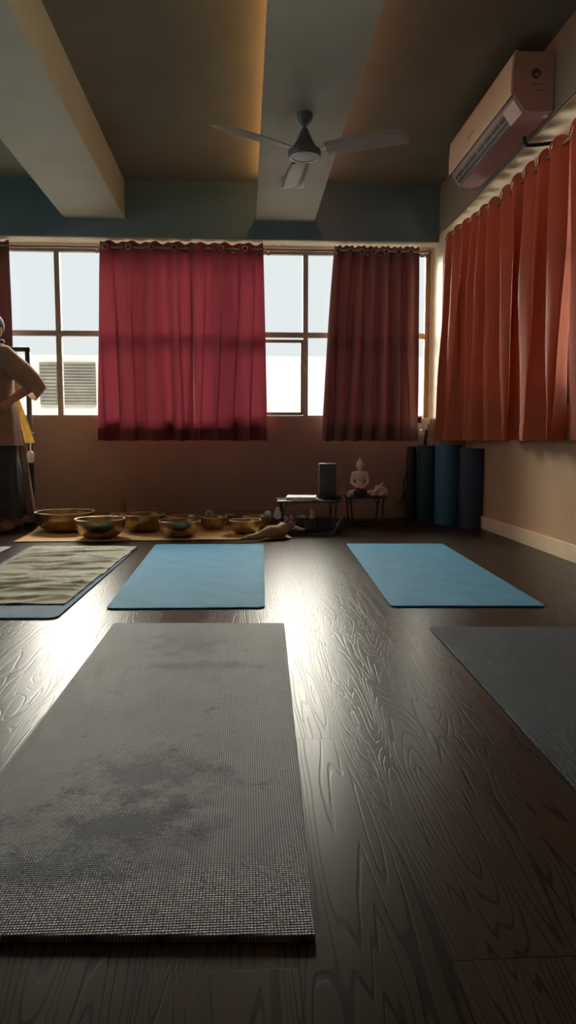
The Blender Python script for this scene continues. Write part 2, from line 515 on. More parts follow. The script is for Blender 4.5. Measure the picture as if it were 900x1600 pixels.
def dup(root, loc, label=None, rotz=0.0):
    r = root.copy(); C.objects.link(r); r.location = loc; r.rotation_euler = (0, 0, rotz)
    if label: r['label'] = label
    for ch in list(root.children):
        c = ch.copy(); C.objects.link(c); c.parent = r
        for g in list(ch.children):
            d = g.copy(); C.objects.link(d); d.parent = c
    return r

# ================================================================== THE ROOM
YB, XR, XL, YF = 6.69, 1.90, -3.60, -2.6       # back, right, left, front walls
YT, XS = 6.50, 1.67                            # faces of the cross beam and the side beam
z_beam = at(400, 345, YT).z                    # underside of the ceiling beams
z_cross = at(300, 372, YT).z                   # underside of the cross beam
z_side = onx(866, 178, XS).z
z_ceil = 0.70 + (z_beam - 0.70) * 1.17
z_sill = at(300, 653, YB).z
z_head = at(300, 386, YB).z
print('levels', z_beam, z_cross, z_side, z_ceil, z_sill, z_head)
YP = onx(693, 365, XS).y                       # near face of the corner pier
print('side', z_side, z_cross, YP)

b = MB(); b.box(((XL + XR) / 2, (YB + YF) / 2, -0.05), (XR - XL + 0.4, YB - YF + 0.4, 0.1)); struct('floor', b, M['floor'])
b = MB(); b.box(((XL + XR) / 2, (YB + YF) / 2, z_ceil + 0.06), (XR - XL + 0.4, YB - YF + 0.4, 0.12)); struct('ceiling', b, M['ceiling'])

# back wall: brown below the sill, cream around the window band
x_w1 = at(672, 500, YB).x                      # right end of the window band
x_w0 = -3.2
T = 0.2
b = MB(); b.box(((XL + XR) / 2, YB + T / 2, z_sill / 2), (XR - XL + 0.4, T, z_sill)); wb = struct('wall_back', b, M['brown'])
b = MB()
b.box(((XL + XR) / 2, YB + T / 2, (z_head + z_ceil) / 2), (XR - XL + 0.4, T, z_ceil - z_head))
b.box(((x_w1 + XR + 0.2) / 2, YB + T / 2, (z_sill + z_head) / 2), (XR + 0.2 - x_w1, T, z_head - z_sill))
b.box(((XL - 0.2 + x_w0) / 2, YB + T / 2, (z_sill + z_head) / 2), (x_w0 - XL + 0.2, T, z_head - z_sill))
struct('wall_surround', b, M['cream'], wb)
# right wall with its own window band behind the curtains
ry0, ry1 = 1.3, YP - 0.04
b = MB(); b.box((XR + T / 2, (YB + YF) / 2, z_sill / 2), (T, YB - YF, z_sill)); wr = struct('wall_right', b, M['brown_lit'])
b = MB()
b.box((XR + T / 2, (YB + YF) / 2, (z_head + z_ceil) / 2), (T, YB - YF, z_ceil - z_head))
b.box((XR + T / 2, (ry1 + YB) / 2, (z_sill + z_head) / 2), (T, YB - ry1, z_head - z_sill))
b.box((XR + T / 2, (YF + ry0) / 2, (z_sill + z_head) / 2), (T, ry0 - YF, z_head - z_sill))
struct('wall_surround', b, M['cream'], wr)
ly0, ly1 = 0.4, 6.2
b = MB(); b.box((XL - T / 2, (YB + YF) / 2, z_sill / 2), (T, YB - YF, z_sill)); wl = struct('wall_left', b, M['brown'])
b = MB()
b.box((XL - T / 2, (YB + YF) / 2, (z_head + z_ceil) / 2), (T, YB - YF, z_ceil - z_head))
b.box((XL - T / 2, (ly1 + YB) / 2, (z_sill + z_head) / 2), (T, YB - ly1, z_head - z_sill))
b.box((XL - T / 2, (YF + ly0) / 2, (z_sill + z_head) / 2), (T, ly0 - YF, z_head - z_sill))
struct('wall_surround', b, M['cream'], wl)
b = MB(); b.box(((XL + XR) / 2, YF - T / 2, z_ceil / 2), (XR - XL + 0.4, T, z_ceil)); struct('wall_front', b, M['brown'])

# beams
b = MB(); b.box(((XL + XR) / 2, (YT + YB) / 2, (z_cross + z_ceil) / 2), (XR - XL, YB - YT, z_ceil - z_cross)); struct('beam_back', b, M['beam_dark'])
b = MB(); b.box(((XS + XR) / 2, (YT + YF) / 2, (z_side + z_ceil) / 2), (XR - XS, YT - YF, z_ceil - z_side)); br_ = struct('beam_right', b, M['side_beam'])
b = MB(); b.box(((XS + XR) / 2 + 0.005, (YP + 1.0) / 2, z_side - 0.003), (XR - XS - 0.01, YP - 1.0, 0.006)); struct('recess_soffit', b, M['cream'], br_)
b = MB(); b.box(((XL + XR) / 2, (YT + YB) / 2 + 0.005, z_cross - 0.003), (XR - XL, YB - YT - 0.01, 0.006)); struct('soffit', b, M['cream'], bpy.data.objects['beam_back'])
# piers at both ends of the bay, cream above the sill line and brown below
for nm, ya, yb_ in (('pillar_corner', YP, YB), ('pillar_near', YF, 1.0)):
    b = MB(); b.box(((XS + XR) / 2, (ya + yb_) / 2, z_sill / 2), (XR - XS, yb_ - ya, z_sill)); po = struct(nm, b, M['brown'])
    b = MB(); b.box(((XS + XR) / 2, (ya + yb_) / 2, (z_sill + z_side) / 2), (XR - XS, yb_ - ya, z_side - z_sill)); struct('upper', b, M['cream'], po)

def beam(name, xa, xb, lip=0.0):
    b = MB()
    if lip:
        b.box(((xa + xb) / 2, (YT + YF) / 2, z_beam + 0.02), (xb - xa, YT - YF, 0.04))
        b.box(((xa + xb) / 2, (YT + YF) / 2, (z_beam + 0.04 + z_ceil) / 2), (xb - xa - 2 * lip, YT - YF, z_ceil - z_beam - 0.04))
    else:
        b.box(((xa + xb) / 2, (YT + YF) / 2, (z_beam + z_ceil) / 2), (xb - xa, YT - YF, z_ceil - z_beam))
    return struct(name, b, M['beam'])
xl0, xl1 = at(100, 336, YT).x, at(195, 338, YT).x
xm0, xm1 = at(400, 345, YT).x, at(491, 346, YT).x
beam('beam_left', xl0, xl1)
bmid = beam('beam_middle', xm0, xm1, lip=0.09)
for nm, x, mt in (('led_strip', xm0 + 0.078, M['led_warm']), ('led_strip', xm1 - 0.078, M['led_pink'])):
    b = MB(); b.box((x, (YT + YF) / 2, z_ceil - 0.09), (0.02, YT - YF - 0.3, 0.012)); struct(nm, b, mt, bmid)

# skirtings
b = MB(); b.box(((XL + XR) / 2, YB - 0.009, 0.05), (XR - XL, 0.018, 0.10), bevel=0.003); struct('baseboard_back', b, M['brown'])
b = MB(); b.box((XR - 0.009, (YB + YF) / 2, 0.05), (0.018, YB - YF, 0.10), bevel=0.003); struct('baseboard_right', b, M['skirting'])

# windows of the back wall: pairs of panes with a transom
z_tr = at(300, 522.5, YB + 0.06).z
YW = YB + 0.07
fw = 0.035
def window(name, x0, x1, mullions, extra=None, fm=None):
    fm = fm or M['frame']
    b = MB()
    for x in (x0, x1):
        b.box((x, YW, (z_sill + z_head) / 2), (fw, 0.05, z_head - z_sill))
    for x in mullions:
        b.box((x, YW, (z_sill + z_head) / 2), (0.045, 0.055, z_head - z_sill))
    for z, h in ((z_sill + 0.012, 0.024), (z_head - 0.02, 0.04), (z_tr, 0.045)):
        b.box(((x0 + x1) / 2, YW, z), (x1 - x0, 0.05, h))
    o = struct(name, b, fm)
    xs = [x0] + list(mullions) + [x1]
    for xa, xb in zip(xs[:-1], xs[1:]):
        for za, zb in ((z_sill, z_tr), (z_tr, z_head)):
            g = MB(); g.box(((xa + xb) / 2, YW, (za + zb) / 2), (xb - xa - 0.02, 0.005, zb - za - 0.02))
            struct('pane', g, M['glass'], o)
    return o
def wx(px): return at(px, 500, YW).x
window('window_1', wx(-228), wx(-36), [wx(-164)])
window('window_2', wx(-34), wx(219), [wx(92)])
window('window_3', wx(221), wx(348), [])
w4 = window('window_4', wx(350), wx(604), [wx(477)])
window('window_5', wx(606), x_w1 - 0.012, [], fm=M['frame_cream'])
# opening casement in the lower left pane of window_4
cx0, cx1 = wx(352), wx(471.5)
cz0, cz1 = z_sill + 0.028, at(440, 532, YW).z
b = MB()
for x in (cx0, cx1): b.box((x, YW - 0.045, (cz0 + cz1) / 2), (0.026, 0.03, cz1 - cz0))
for z in (cz0 + 0.01, cz1 - 0.013): b.box(((cx0 + cx1) / 2, YW - 0.045, z), (cx1 - cx0, 0.03, 0.026))
cas = struct('casement', b, M['frame'], w4)
b = MB()
hz = at(475, 580, YW).z
b.tube([(cx1 + 0.012, YW - 0.07, hz + 0.035), (cx1 + 0.018, YW - 0.085, hz), (cx1 + 0.035, YW - 0.085, hz - 0.02)], 0.006)
b.build('latch_handle', M['frame_cream'], w4)
# reveal post at the right end
b = MB(); b.box((x_w1 - 0.035, YB + 0.02, (z_sill + z_head) / 2), (0.022, 0.04, z_head - z_sill)); struct('trim_1', b, M['frame_brown'])

# windows of the right wall
def side_window(name, y0, y1, X=XR + 0.08):
    b = MB()
    for y in (y0, y1, (y0 + y1) / 2): b.box((X, y, (z_sill + z_head) / 2), (0.05, 0.04, z_head - z_sill))
    for z in (z_sill + 0.015, z_head - 0.02, z_tr): b.box((X, (y0 + y1) / 2, z), (0.05, y1 - y0, 0.04))
    o = struct(name, b, M['frame'])
    for ya, yb in ((y0, (y0 + y1) / 2), ((y0 + y1) / 2, y1)):
        for za, zb in ((z_sill, z_tr), (z_tr, z_head)):
            g = MB(); g.box((X, (ya + yb) / 2, (za + zb) / 2), (0.005, yb - ya - 0.02, zb - za - 0.02)); struct('pane', g, M['glass'], o)
ym = (ry0 + ry1) / 2
side_window('window_6', ry0 + 0.02, ym - 0.02); side_window('window_7', ym + 0.02, ry1 - 0.02)
lm = (ly0 + ly1) / 2
side_window('window_8', ly0 + 0.02, lm - 0.02, XL - 0.08); side_window('window_9', lm + 0.02, ly1 - 0.02, XL - 0.08)

# ------------------------------------------------------------------ outside
YO = 15.0
z_roof = at(300, 556, YO).z - 1.4
bl = thing('apartment_building', (0, YO, -6.0), 'pale apartment building across the street seen through the windows', 'building')
b = MB(); b.box((0.0, YO + 4, (z_roof + 1.4 - 6) / 2), (22, 8, z_roof + 1.4 + 6)); b.build('wall', M['facade'], bl, smooth=False)
def facade_panel(x0, x1, y0, y1, slats):
    a, c = at(x0, y0, YO - 0.05), at(x1, y1, YO - 0.05)
    b = MB(); b.box(((a.x + c.x) / 2, YO - 0.04, (a.z + c.z) / 2), (c.x - a.x, 0.08, a.z - c.z))
    n = slats
    for k in range(n):
        b.box(((a.x + c.x) / 2, YO - 0.09, c.z + (k + 0.5) * (a.z - c.z) / n), (c.x - a.x, 0.03, (a.z - c.z) / n * 0.55))
    b.build('shutter', M['shutter'], bl, smooth=False)
facade_panel(62, 90, 566, 632, 12)
facade_panel(97, 150, 566, 632, 14)
facade_panel(190, 260, 566, 632, 14)
b = MB(); b.box((5.1, 3.0, -0.5), (6.0, 12.0, 0.2)); o = b.build('bounce_slab', M['facade'], smooth=False); o['kind'] = 'structure'  # unseen pale slab, added to bounce sunlight up onto the recess soffit
b = MB(); b.box((0, YO - 2, -6.1), (40, 20, 0.2)); o = b.build('street', M['ground'], smooth=False); o['kind'] = 'structure'

# ================================================================== CURTAINS
def curtain(name, p_top, q_top, p_bot, q_bot, ztop, zbot, pleats, amp_t, amp_b, mat, label, nrm, seed, group=None, eyelets=True, hem=0.10, scallop=0.008, fold=0.03):
    """a pleated eyelet curtain between p and q (top and bottom end points in plan); nrm is the room-side normal"""
    rnd = random.Random(seed)
    p_top, q_top, p_bot, q_bot, nrm = (V((*a, 0)) for a in (p_top, q_top, p_bot, q_bot, nrm))
    nu, nv = pleats * 24 + 1, 44
    ph = [rnd.uniform(-0.5, 0.5) for _ in range(pleats + 2)]
    am = [rnd.uniform(0.55, 1.25) for _ in range(pleats + 2)]
    cen = (p_top + q_top) / 2; cen.z = zbot
    t = thing(name, cen, label, 'curtain', group)
    def wave(u, v):
        k = u * pleats
        i = int(min(k, pleats - 1e-6)); f = k - i
        a = am[i] * (1 - f) + am[i + 1] * f
        p = ph[i] * (1 - f) + ph[i + 1] * f
        top = math.sin(2 * PI * k)
        lowp = k + 0.35 * p * v + 0.12 * math.sin(3.1 * k + seed)
        s = math.sin(2 * PI * lowp)
        s = math.copysign(abs(s) ** 0.7, s) * 0.75 + 0.45 * math.sin(2 * PI * lowp * 0.53 + seed) + 0.18 * math.sin(2 * PI * lowp * 2.3 + 2 * seed) * (0.5 + 0.5 * math.sin(5 * u + seed))
        amp = amp_t * (1 - v) + amp_b * v
        return amp * ((1 - v) * top + v * s * a)
    def pos(u, v, off=0.0):
        e = v ** 0.8
        a = p_top.lerp(p_bot, e); c = q_top.lerp(q_bot, e)
        td = (c - a).normalized()
        k = u * pleats; i = int(min(k, pleats - 1e-6)); f = k - i
        sh = (ph[i] * (1 - f) + ph[i + 1] * f) * 1.6 + 0.55
        ta = fold * min(1.0, v * 2.2) * min(1.0, min(u, 1 - u) * 9) * sh      # cloth doubling over itself beside each fold
        pt = a.lerp(c, u + 0.006 * v * math.sin(9 * u + seed)) + nrm * (wave(u, v) + 0.004 * math.sin(11 * v + 7 * u) + off)
        return pt + td * (ta * math.sin(2 * PI * (1.5 * k + 0.3 * math.sin(2.2 * v + seed)) + seed))
    rows = []
    for jv in range(nv):
        v = jv / (nv - 1)
        row = []
        for iu in range(nu):
            u = iu / (nu - 1)
            pt = pos(u, v)
            z = ztop * (1 - v) + zbot * v
            if jv == 0 and scallop:
                z += scallop * math.cos(4 * PI * u * pleats + 0.6) - scallop * 0.6 * (0.5 + 0.5 * math.sin(4 * PI * u * 2 + seed))
            z += 0.006 * v * math.sin(2 * PI * u * pleats + seed) * (1 if jv > nv - 4 else 0)
            row.append((pt.x, pt.y, z))
        rows.append(row)
    b = MB(); b.grid(rows)
    cl = b.build('cloth', mat, t, angle=80)
    # hem: a stitched double layer on the room side
    b = MB(); hr = []
    for z in (zbot + hem, zbot + hem * 0.5, zbot + 0.001):
        v = (ztop - z) / (ztop - zbot)
        hr.append([])
        for iu in range(nu):
            pt = pos(iu / (nu - 1), v, 0.003)
            hr[-1].append((pt.x, pt.y, z))
    b.grid(hr); b.build('hem', mat, t, angle=80)
    if eyelets:
        for k in range(2 * pleats):
            u = (k + 0.5) / (2 * pleats)
            v = 0.05 / (ztop - zbot)
            pt = p_top.lerp(q_top, u) + nrm * wave(u, v); z = ztop - 0.05
            d = 0.002
            tdir = (p_top.lerp(q_top, u + d) + nrm * wave(u + d, v)) - (p_top.lerp(q_top, u - d) + nrm * wave(u - d, v))
            nn = V((-tdir.y, tdir.x, 0)).normalized()
            if nn.dot(nrm) < 0: nn = -nn
            ax = nn
            q = V((0, 0, 1)).rotation_difference(ax)
            c = V((pt.x, pt.y, z)) + nn * 0.002
            b = MB()
            b.tube([c + q @ V((0.021 * math.cos(a), 0.021 * math.sin(a), 0)) for a in (2 * PI * i / 16 for i in range(16))], 0.005, 6, closed=True)
            b.build('eyelet', M['chrome'], t)
    return t

YC = 6.575
zt = at(300, 379, YC).z; zbt = at(300, 688, YC).z
def bx(px, py=500): return at(px, py, YC).x
nb = (0, -1)
G = 'maroon curtains of the back windows'
curtain('curtain', (bx(-150), YC), (bx(14, 380), YC), (bx(-150), YC), (bx(26, 640), YC), zt, zbt, 4, 0.035, 0.05, M['curtain_dim'],
        'maroon curtain at the left edge, behind the standing person', nb, 1, G)
curtain('curtain', (bx(156, 380), YC), (bx(299, 380), YC), (bx(154, 680), YC), (bx(304, 680), YC), zt, zbt, 4, 0.030, 0.060, M['curtain'],
        'maroon curtain above the two largest brass bowls, left half of the middle pair', nb, 2, G)
curtain('curtain', (bx(298, 380), YC - 0.012), (bx(411, 380), YC - 0.012), (bx(301, 680), YC - 0.012), (bx(417, 680), YC - 0.012), zt - 0.004, zbt, 3, 0.030, 0.060, M['curtain'],
        'maroon curtain beside the open middle panes, right half of the middle pair', nb, 5, G)
zt2 = at(590, 385, YC).z
curtain('curtain', (bx(523, 385), YC), (bx(655, 385), YC), (bx(501, 680), YC), (bx(655, 680), YC), zt2, zbt - 0.005, 7, 0.024, 0.050, M['curtain_dim'],
        'maroon curtain hanging above the seated statue, flared at its left', nb, 8, G, fold=0.02)

XC = 1.79
ns = (-1, 0)
def cy(px, py): return onx(px, py, XC).y
zs1 = z_side - 0.045
zsb = onx(800, 688, XC).z
G2 = 'red curtains of the right wall'
curtain('curtain', (XS + 0.04, YP - 0.06), (XC, cy(784, 310)), (XC - 0.10, YP - 0.07), (XC, cy(776, 600)), zs1, zsb, 6, 0.042, 0.105, M['curtain_side'],
        'red curtain in the room corner, hanging over the rolled mats', ns, 12, G2, scallop=0.016, fold=0.05)
curtain('curtain', (XC, cy(790, 300)), (XC, cy(893, 190)), (XC, cy(786, 600)), (XC, cy(885, 600)), zs1, zsb, 5, 0.044, 0.105, M['curtain_side'],
        'red curtain hanging below the air conditioner on the right wall', ns, 17, G2, scallop=0.016, fold=0.05)
curtain('curtain', (XC, cy(897, 190)), (XC, 2.6), (XC, cy(893, 600)), (XC, 2.6), zs1, zsb, 7, 0.035, 0.050, M['curtain_side'],
        'red curtain cut off by the right edge of the photo', ns, 23, G2, scallop=0.016, fold=0.05)

# rods
def rod(name, a, c, label, brackets, wall_dir):
    a, c = V(a), V(c)
    t = thing(name, a, label, 'curtain rod')
    b = MB(); b.tube([a, c], 0.011, 12); b.build('tube', M['steel'], t)
    for e in (a, c):
        b = MB(); b.ball(e, 0.018); b.build('finial', M['steel'], t)
    for p in brackets:
        p = V(p); b = MB()
        b.tube([p, p + V(wall_dir) * 0.5, p + V(wall_dir)], 0.007, 8)
        b.lathe([(0.0, 0.0), (0.022, 0.0), (0.022, 0.006), (0, 0.006)], p + V(wall_dir), 14, axis=-V(wall_dir).normalized())
        b.build('bracket', M['frame'], t)
zr = zt - 0.05
rod('curtain_rod', (-3.1, YC, zr), (at(668, 390, YC).x, YC, zr), 'long steel rod carrying the maroon curtains over the back windows',
    [(at(x, 385, YC).x, YC, zr) for x in (-60, 20 + 128, 420, 664)], (0, YB - YC - 0.006, 0))
rod('curtain_rod', (XC, YP - 0.03, zs1 - 0.05), (XC, 2.5, zs1 - 0.05), 'steel rod carrying the red curtains along the right wall',
    [(XC, y, zs1 - 0.05) for y in (YP - 0.08, 4.8, 3.0)], (XR - XC - 0.006, 0, 0))
# sheer rail fixed above the rod
b = MB(); zz = at(600, 383, YB - 0.03).z
b.box(((at(412, 383, YB - 0.03).x + at(672, 383, YB - 0.03).x) / 2, YB - 0.03, zz), (at(672, 383, YB - 0.03).x - at(412, 383, YB - 0.03).x, 0.02, 0.018))
for px in (425, 540, 668):
    b.box((at(px, 383, YB - 0.03).x, YB - 0.012, zz), (0.02, 0.024, 0.03))
o = b.build('curtain_track', M['frame'], smooth=False); tag(o, 'thin grey rail on the cream band above the right back windows', 'rail')
# wire ornament on the cream band
oc = at(437, 377, YB - 0.05)
t = thing('wire_ornament', oc, 'small bent wire ornament perched on the rail over the open middle window', 'ornament')
b = MB(); s = 0.055
b.tube([oc + V((x * s, 0, z * s)) for x, z in ((-0.9, -0.6), (-0.5, -0.8), (0.2, -0.75), (0.8, -0.6), (0.95, -0.2), (0.5, -0.4), (0.3, 0.3), (0.35, 1.0))], 0.0035, 6)
b.build('wire_body', M['frame_cream'], t)
b = MB()
b.tube([oc + V((x * s, -0.006, z * s)) for x, z in ((-0.6, -0.8), (-0.2, 0.0), (0.05, 0.9), (0.1, 0.1), (0.35, -0.75))], 0.0035, 6)
b.build('wire_loop', M['frame_cream'], t)

# ================================================================== AIR CONDITIONER
yn = onx(866, 175, XS).y; yf = yn + 1.22
# find far end from the far front edge
zb_ = onx(866, 177, XS).z; zt_ = onx(868, 82, XS).z
dep = 0.23
xf = XS - dep
yf = onx(704, 250, xf).y
zlo_f = onx(795, 178, xf).z
ac = thing('air_conditioner', (XS, (yn + yf) / 2, zb_), 'ivory split air conditioner mounted high above the red curtains', 'air conditioner')
H = zt_ - zb_
prof = [(XS - 0.002, zb_ + 0.012), (XS - 0.10, zb_), (XS - 0.165, zb_ + 0.012), (xf + 0.02, zb_ + 0.075), (xf, zb_ + 0.10), (xf, zb_ + H * 0.62), (xf + 0.012, zt_ - 0.012), (xf + 0.03, zt_), (XS - 0.002, zt_)]
def ext(profile, y0, y1):
    b = MB()
    b.loft([[V((x, y, z)) for x, z in profile] for y in (y0, y1)])
    return b
ext(prof, yn + 0.02, yf).build('body', M['ac_pink'], ac, bevel=0.004)
sc_ = [(XS - 0.002 + (x - XS + 0.002) * 1.0, z) for x, z in prof]
ext(sc_, yn, yn + 0.0185).build('end_cap', M['ac_pink'], ac, bevel=0.005)
fp = [(xf - 0.012, zb_ + 0.098), (xf - 0.004, zb_ + 0.088), (xf - 0.001, zb_ + 0.10), (xf - 0.001, zb_ + H * 0.62), (xf + 0.011, zt_ - 0.012), (xf + 0.028, zt_ + 0.001), (xf + 0.012, zt_ + 0.002), (xf - 0.004, zt_ - 0.02), (xf - 0.012, zb_ + H * 0.62)]
ext(fp, yn - 0.001, yf + 0.002).build('front_panel', M['ac_white'], ac, bevel=0.002)
# outlet on the slanted lower face
P1, P0 = V((xf + 0.016, 0, zb_ + 0.080)), V((XS - 0.165, 0, zb_ + 0.010))
dv = (P0 - P1); nn = V((-dv.z, 0, dv.x)).normalized()
if nn.z > 0: nn = -nn
def slant(u, off=0.0): return P1 + dv * u + nn * off
def strip(u0, u1, y0, y1, o0, o1):
    b = MB()
    pr = [slant(u0, o0), slant(u1, o0), slant(u1, o1), slant(u0, o1)]
    b.loft([[V((p.x, y, p.z)) for p in pr] for y in (y0, y1)])
    return b
strip(0.12, 0.98, yn + 0.20, yf - 0.03, 0.0005, 0.002).build('air_outlet', M['ac_dark'], ac, smooth=False)
strip(0.05, 1.02, yn + 0.022, yn + 0.195, 0.0005, 0.006).build('display_strip', M['white'], ac, bevel=0.002)
for u in (0.18, 0.52, 0.86):
    strip(u, u + 0.035, yn + 0.20, yf - 0.03, 0.002, 0.005).build('louver', M['white'], ac, smooth=False)
for k in range(7):
    y = yn + 0.28 + k * (yf - yn - 0.36) / 6
    strip(0.22, 0.5, y, y + 0.006, 0.002, 0.004).build('vane', M['steel'], ac, smooth=False)
# seam lines and the round emblem on the end cap
ec = V((XS - 0.105, yn - 0.001, zb_ + H * 0.64))
b = MB()
b.lathe([(0, 0), (0.026, 0), (0.026, 0.003), (0, 0.003)], ec, 24, axis=(0, -1, 0)); b.build('round_emblem', pm('emblem_green', (0.10, 0.09, 0.06), 0.5), ac)
b = MB()
b.ball(ec + V((0.004, -0.004, -0.008)), 0.014, (1.0, 0.2, 0.55), rot=Matrix.Rotation(0.5, 4, 'Y'))
b.build('emblem_leaf', pm('emblem_leaf', (0.30, 0.24, 0.17), 0.5), ac)
b = MB(); b.box((ec.x + 0.012, yn - 0.0015, ec.z - 0.055), (0.06, 0.002, 0.006)); b.box((ec.x + 0.02, yn - 0.0015, ec.z - 0.085), (0.045, 0.002, 0.004))
b.build('end_label', pm('emblem_text', (0.22, 0.16, 0.14), 0.5), ac, smooth=False)
b = MB(); b.box((xf - 0.013, (yn + yf) / 2 + 0.1, zb_ + 0.16), (0.002, 0.14, 0.006)); b.build('front_mark', M['chrome'], ac, smooth=False)
b = MB(); b.ball((XS - 0.03, yn + 0.05, zb_ + 0.004), 0.014, (1, 1, 0.5)); b.build('drain_plug', M['white'], ac)
# pipe conduit from the unit
yp = onx(823, 232, XS - 0.02).y
pv = [V((XS - 0.035, yp, zb_ + 0.012)), V((XS - 0.033, yp, z_side - 0.02)), V((XS - 0.018, yp, z_side - 0.036)), V((XS + 0.03, yp - 0.01, z_side - 0.036)), V((XS + 0.16, yp - 0.04, z_side - 0.03))]
b = MB(); b.tube(pv, 0.011, 10); o = b.build('drain_pipe', M['black'], origin=pv[0]); tag(o, 'dark pipe bending out from under the air conditioner', 'pipe')

# ================================================================== CEILING FAN
fc = onz(476, 178, z_beam)
hub = at(475, 234, fc.y)
fan = thing('ceiling_fan', fc, 'three bladed ceiling fan with grey hub hanging from the middle beam', 'fan')
x, y = fc.x, fc.y
zc = z_beam
b = MB(); b.lathe([(0.0, 0.0), (0.045, 0.0), (0.047, -0.012), (0.040, -0.035), (0.020, -0.06), (0.0, -0.062)], (x, y, zc), 28); b.build('canopy', M['fan'], fan)
b = MB(); b.tube([(x, y, zc - 0.05), (x, y, hub.z + 0.08)], 0.012, 14); b.build('down_rod', M['fan'], fan)
hz_ = hub.z
b = MB(); b.lathe([(0.0, 0.115), (0.018, 0.112), (0.028, 0.09), (0.045, 0.05), (0.066, 0.015), (0.068, 0.0), (0.092, -0.005), (0.094, -0.03), (0.088, -0.042), (0.0, -0.045)], (x, y, hz_), 36); b.build('motor_housing', M['fan'], fan)
b = MB(); b.lathe([(0.070, -0.046), (0.086, -0.043), (0.086, -0.036), (0.070, -0.036)], (x, y, hz_), 36, closed=True); b.build('bottom_ring', M['white'], fan)
def blade(ang, length):
    d = V((math.cos(ang), math.sin(ang), 0)); s = V((-d.y, d.x, 0))
    b = MB(); rows = []
    for i in range(12):
        t_ = i / 11; rr = 0.13 + (length - 0.13) * t_
        wd = 0.055 + 0.012 * math.sin(PI * t_) + 0.006 * t_
        if i == 11: wd *= 0.7
        rows.append([V((x, y, hz_ - 0.012)) + d * rr + s * (q * wd) + V((0, 0, -q * 0.014)) for q in (-1, -0.5, 0, 0.5, 1)])
    b.grid(rows)
    bl_ = b.build('blade', M['fan_blade'], fan, solid=0.003)
    b = MB()
    b.box(V((x, y, hz_ - 0.008)) + d * 0.125, (0.10, 0.035, 0.005), rot=ang)
    b.build('blade_bracket', M['white'], bl_)
tip = onz(640, 208, hz_)
ra = math.atan2(tip.y - y, tip.x - x)
print('fan', fc, hub, (tip - V((x, y, hz_))).length, math.degrees(ra))
BL = 0.60
for k in range(3):
    blade(ra + k * 2 * PI / 3, BL)

# small surface light on the beam
lc = onz(457, 284, z_beam)
t = thing('ceiling_light', lc, 'small rectangular white ceiling light behind the fan', 'ceiling light')
b = MB(); b.box(lc + V((0, 0, -0.012)), (0.165, 0.15, 0.024), bevel=0.004); b.build('housing', M['white'], t)
b = MB(); b.box(lc + V((0, 0, -0.026)), (0.14, 0.125, 0.006), bevel=0.002); b.build('diffuser', M['felt'], t)

# ================================================================== MATS ON THE FLOOR
def rounded(poly, r, n=6):
    out = []; m = len(poly)
    for i in range(m):
        p, a, c = V(poly[i]), V(poly[i - 1]), V(poly[(i + 1) % m])
        d0, d1 = (a - p).normalized(), (c - p).normalized()
        s0, s1 = p + d0 * r, p + d1 * r
        for k in range(n + 1):
            t_ = k / n
            out.append(s0 * (1 - t_) ** 2 + p * 2 * t_ * (1 - t_) + s1 * t_ ** 2)
    return out
def quad_px(pts): return [onz(*p).to_2d() for p in pts]
def yoga_mat(pts, th, mat, label, r=0.03, z0=0.0006):
    poly = rounded([V(p) for p in pts], r)
    cx = sum(p.x for p in poly) / len(poly); cyy = sum(p.y for p in poly) / len(poly)
    b = MB(); b.prism([(p.x, p.y) for p in poly], z0, z0 + th)
    o = b.build('yoga_mat', mat, origin=(cx, cyy, 0), angle=50, bevel=min(0.002, th / 3))
    return tag(o, label, 'yoga mat', 'yoga mats laid out on the floor')
_mc = sum((onz(*p) for p in [(178, 978), (444, 978), (494, 1474), (-190, 1474)]), V((0, 0, 0))) / 4
def stain(px, py, rx, ry, amt):
    p = onz(px, py) - _mc
    return (p.x, p.y, rx, ry, amt)
STAINS = [stain(190, 1300, 0.26, 0.22, 1.0), stain(240, 1215, 0.24, 0.20, 0.8), stain(60, 1370, 0.20, 0.10, 0.8), stain(290, 1010, 0.24, 0.24, 0.7), stain(300, 1046, 0.30, 0.08, 0.6)]
m_front = mat_cloth('grey_woven_mat', (0.385, 0.39, 0.405), 0.0048, 0.0058, 0.0042, dark=0.16, rough=0.5, spec=0.25,
                    stains=STAINS, stain_col=(0.022, 0.028, 0.050))
m_right = mat_cloth('slate_woven_mat', (0.055, 0.078, 0.130), 0.007, 0.0075, 0.005, dark=0.1, rough=0.5, spec=0.15)
m_blue = mat_cloth('blue_foam_mat', (0.085, 0.36, 0.60), 0.006, 0.006, 0.001, dark=0.75, rough=0.7, spec=0.2)
m_blue2 = mat_cloth('dull_blue_foam_mat', (0.14, 0.29, 0.44), 0.006, 0.006, 0.001, dark=0.75, rough=0.7, spec=0.2)
m_lav = mat_cloth('lavender_foam_mat', (0.30, 0.32, 0.48), 0.006, 0.006, 0.001, dark=0.75, rough=0.6)
yoga_mat(quad_px([(178, 978), (444, 978), (494, 1474), (-190, 1474)]), 0.011, m_front, 'large worn grey yoga mat lying nearest the camera', r=0.008)
yoga_mat(quad_px([(671, 982), (985, 982), (1560, 1474), (1112, 1474)]), 0.007, m_right, 'dark slate yoga mat cut off by the right edge', r=0.012)
yoga_mat(quad_px([(243, 852), (412, 852), (414, 951), (165, 953)]), 0.007, m_blue, 'blue yoga mat in the middle, in front of the brass bowls', r=0.035)
yoga_mat(quad_px([(541, 851), (691, 851), (853, 949), (611, 949)]), 0.007, m_blue, 'blue yoga mat on the right, in front of the rolled mats', r=0.02)
kq = quad_px([(46, 856), (216, 856), (88, 968), (-146, 968)])
yoga_mat(kq, 0.007, m_blue2, 'dull blue yoga mat lying under the crumpled khaki cloth', r=0.05)
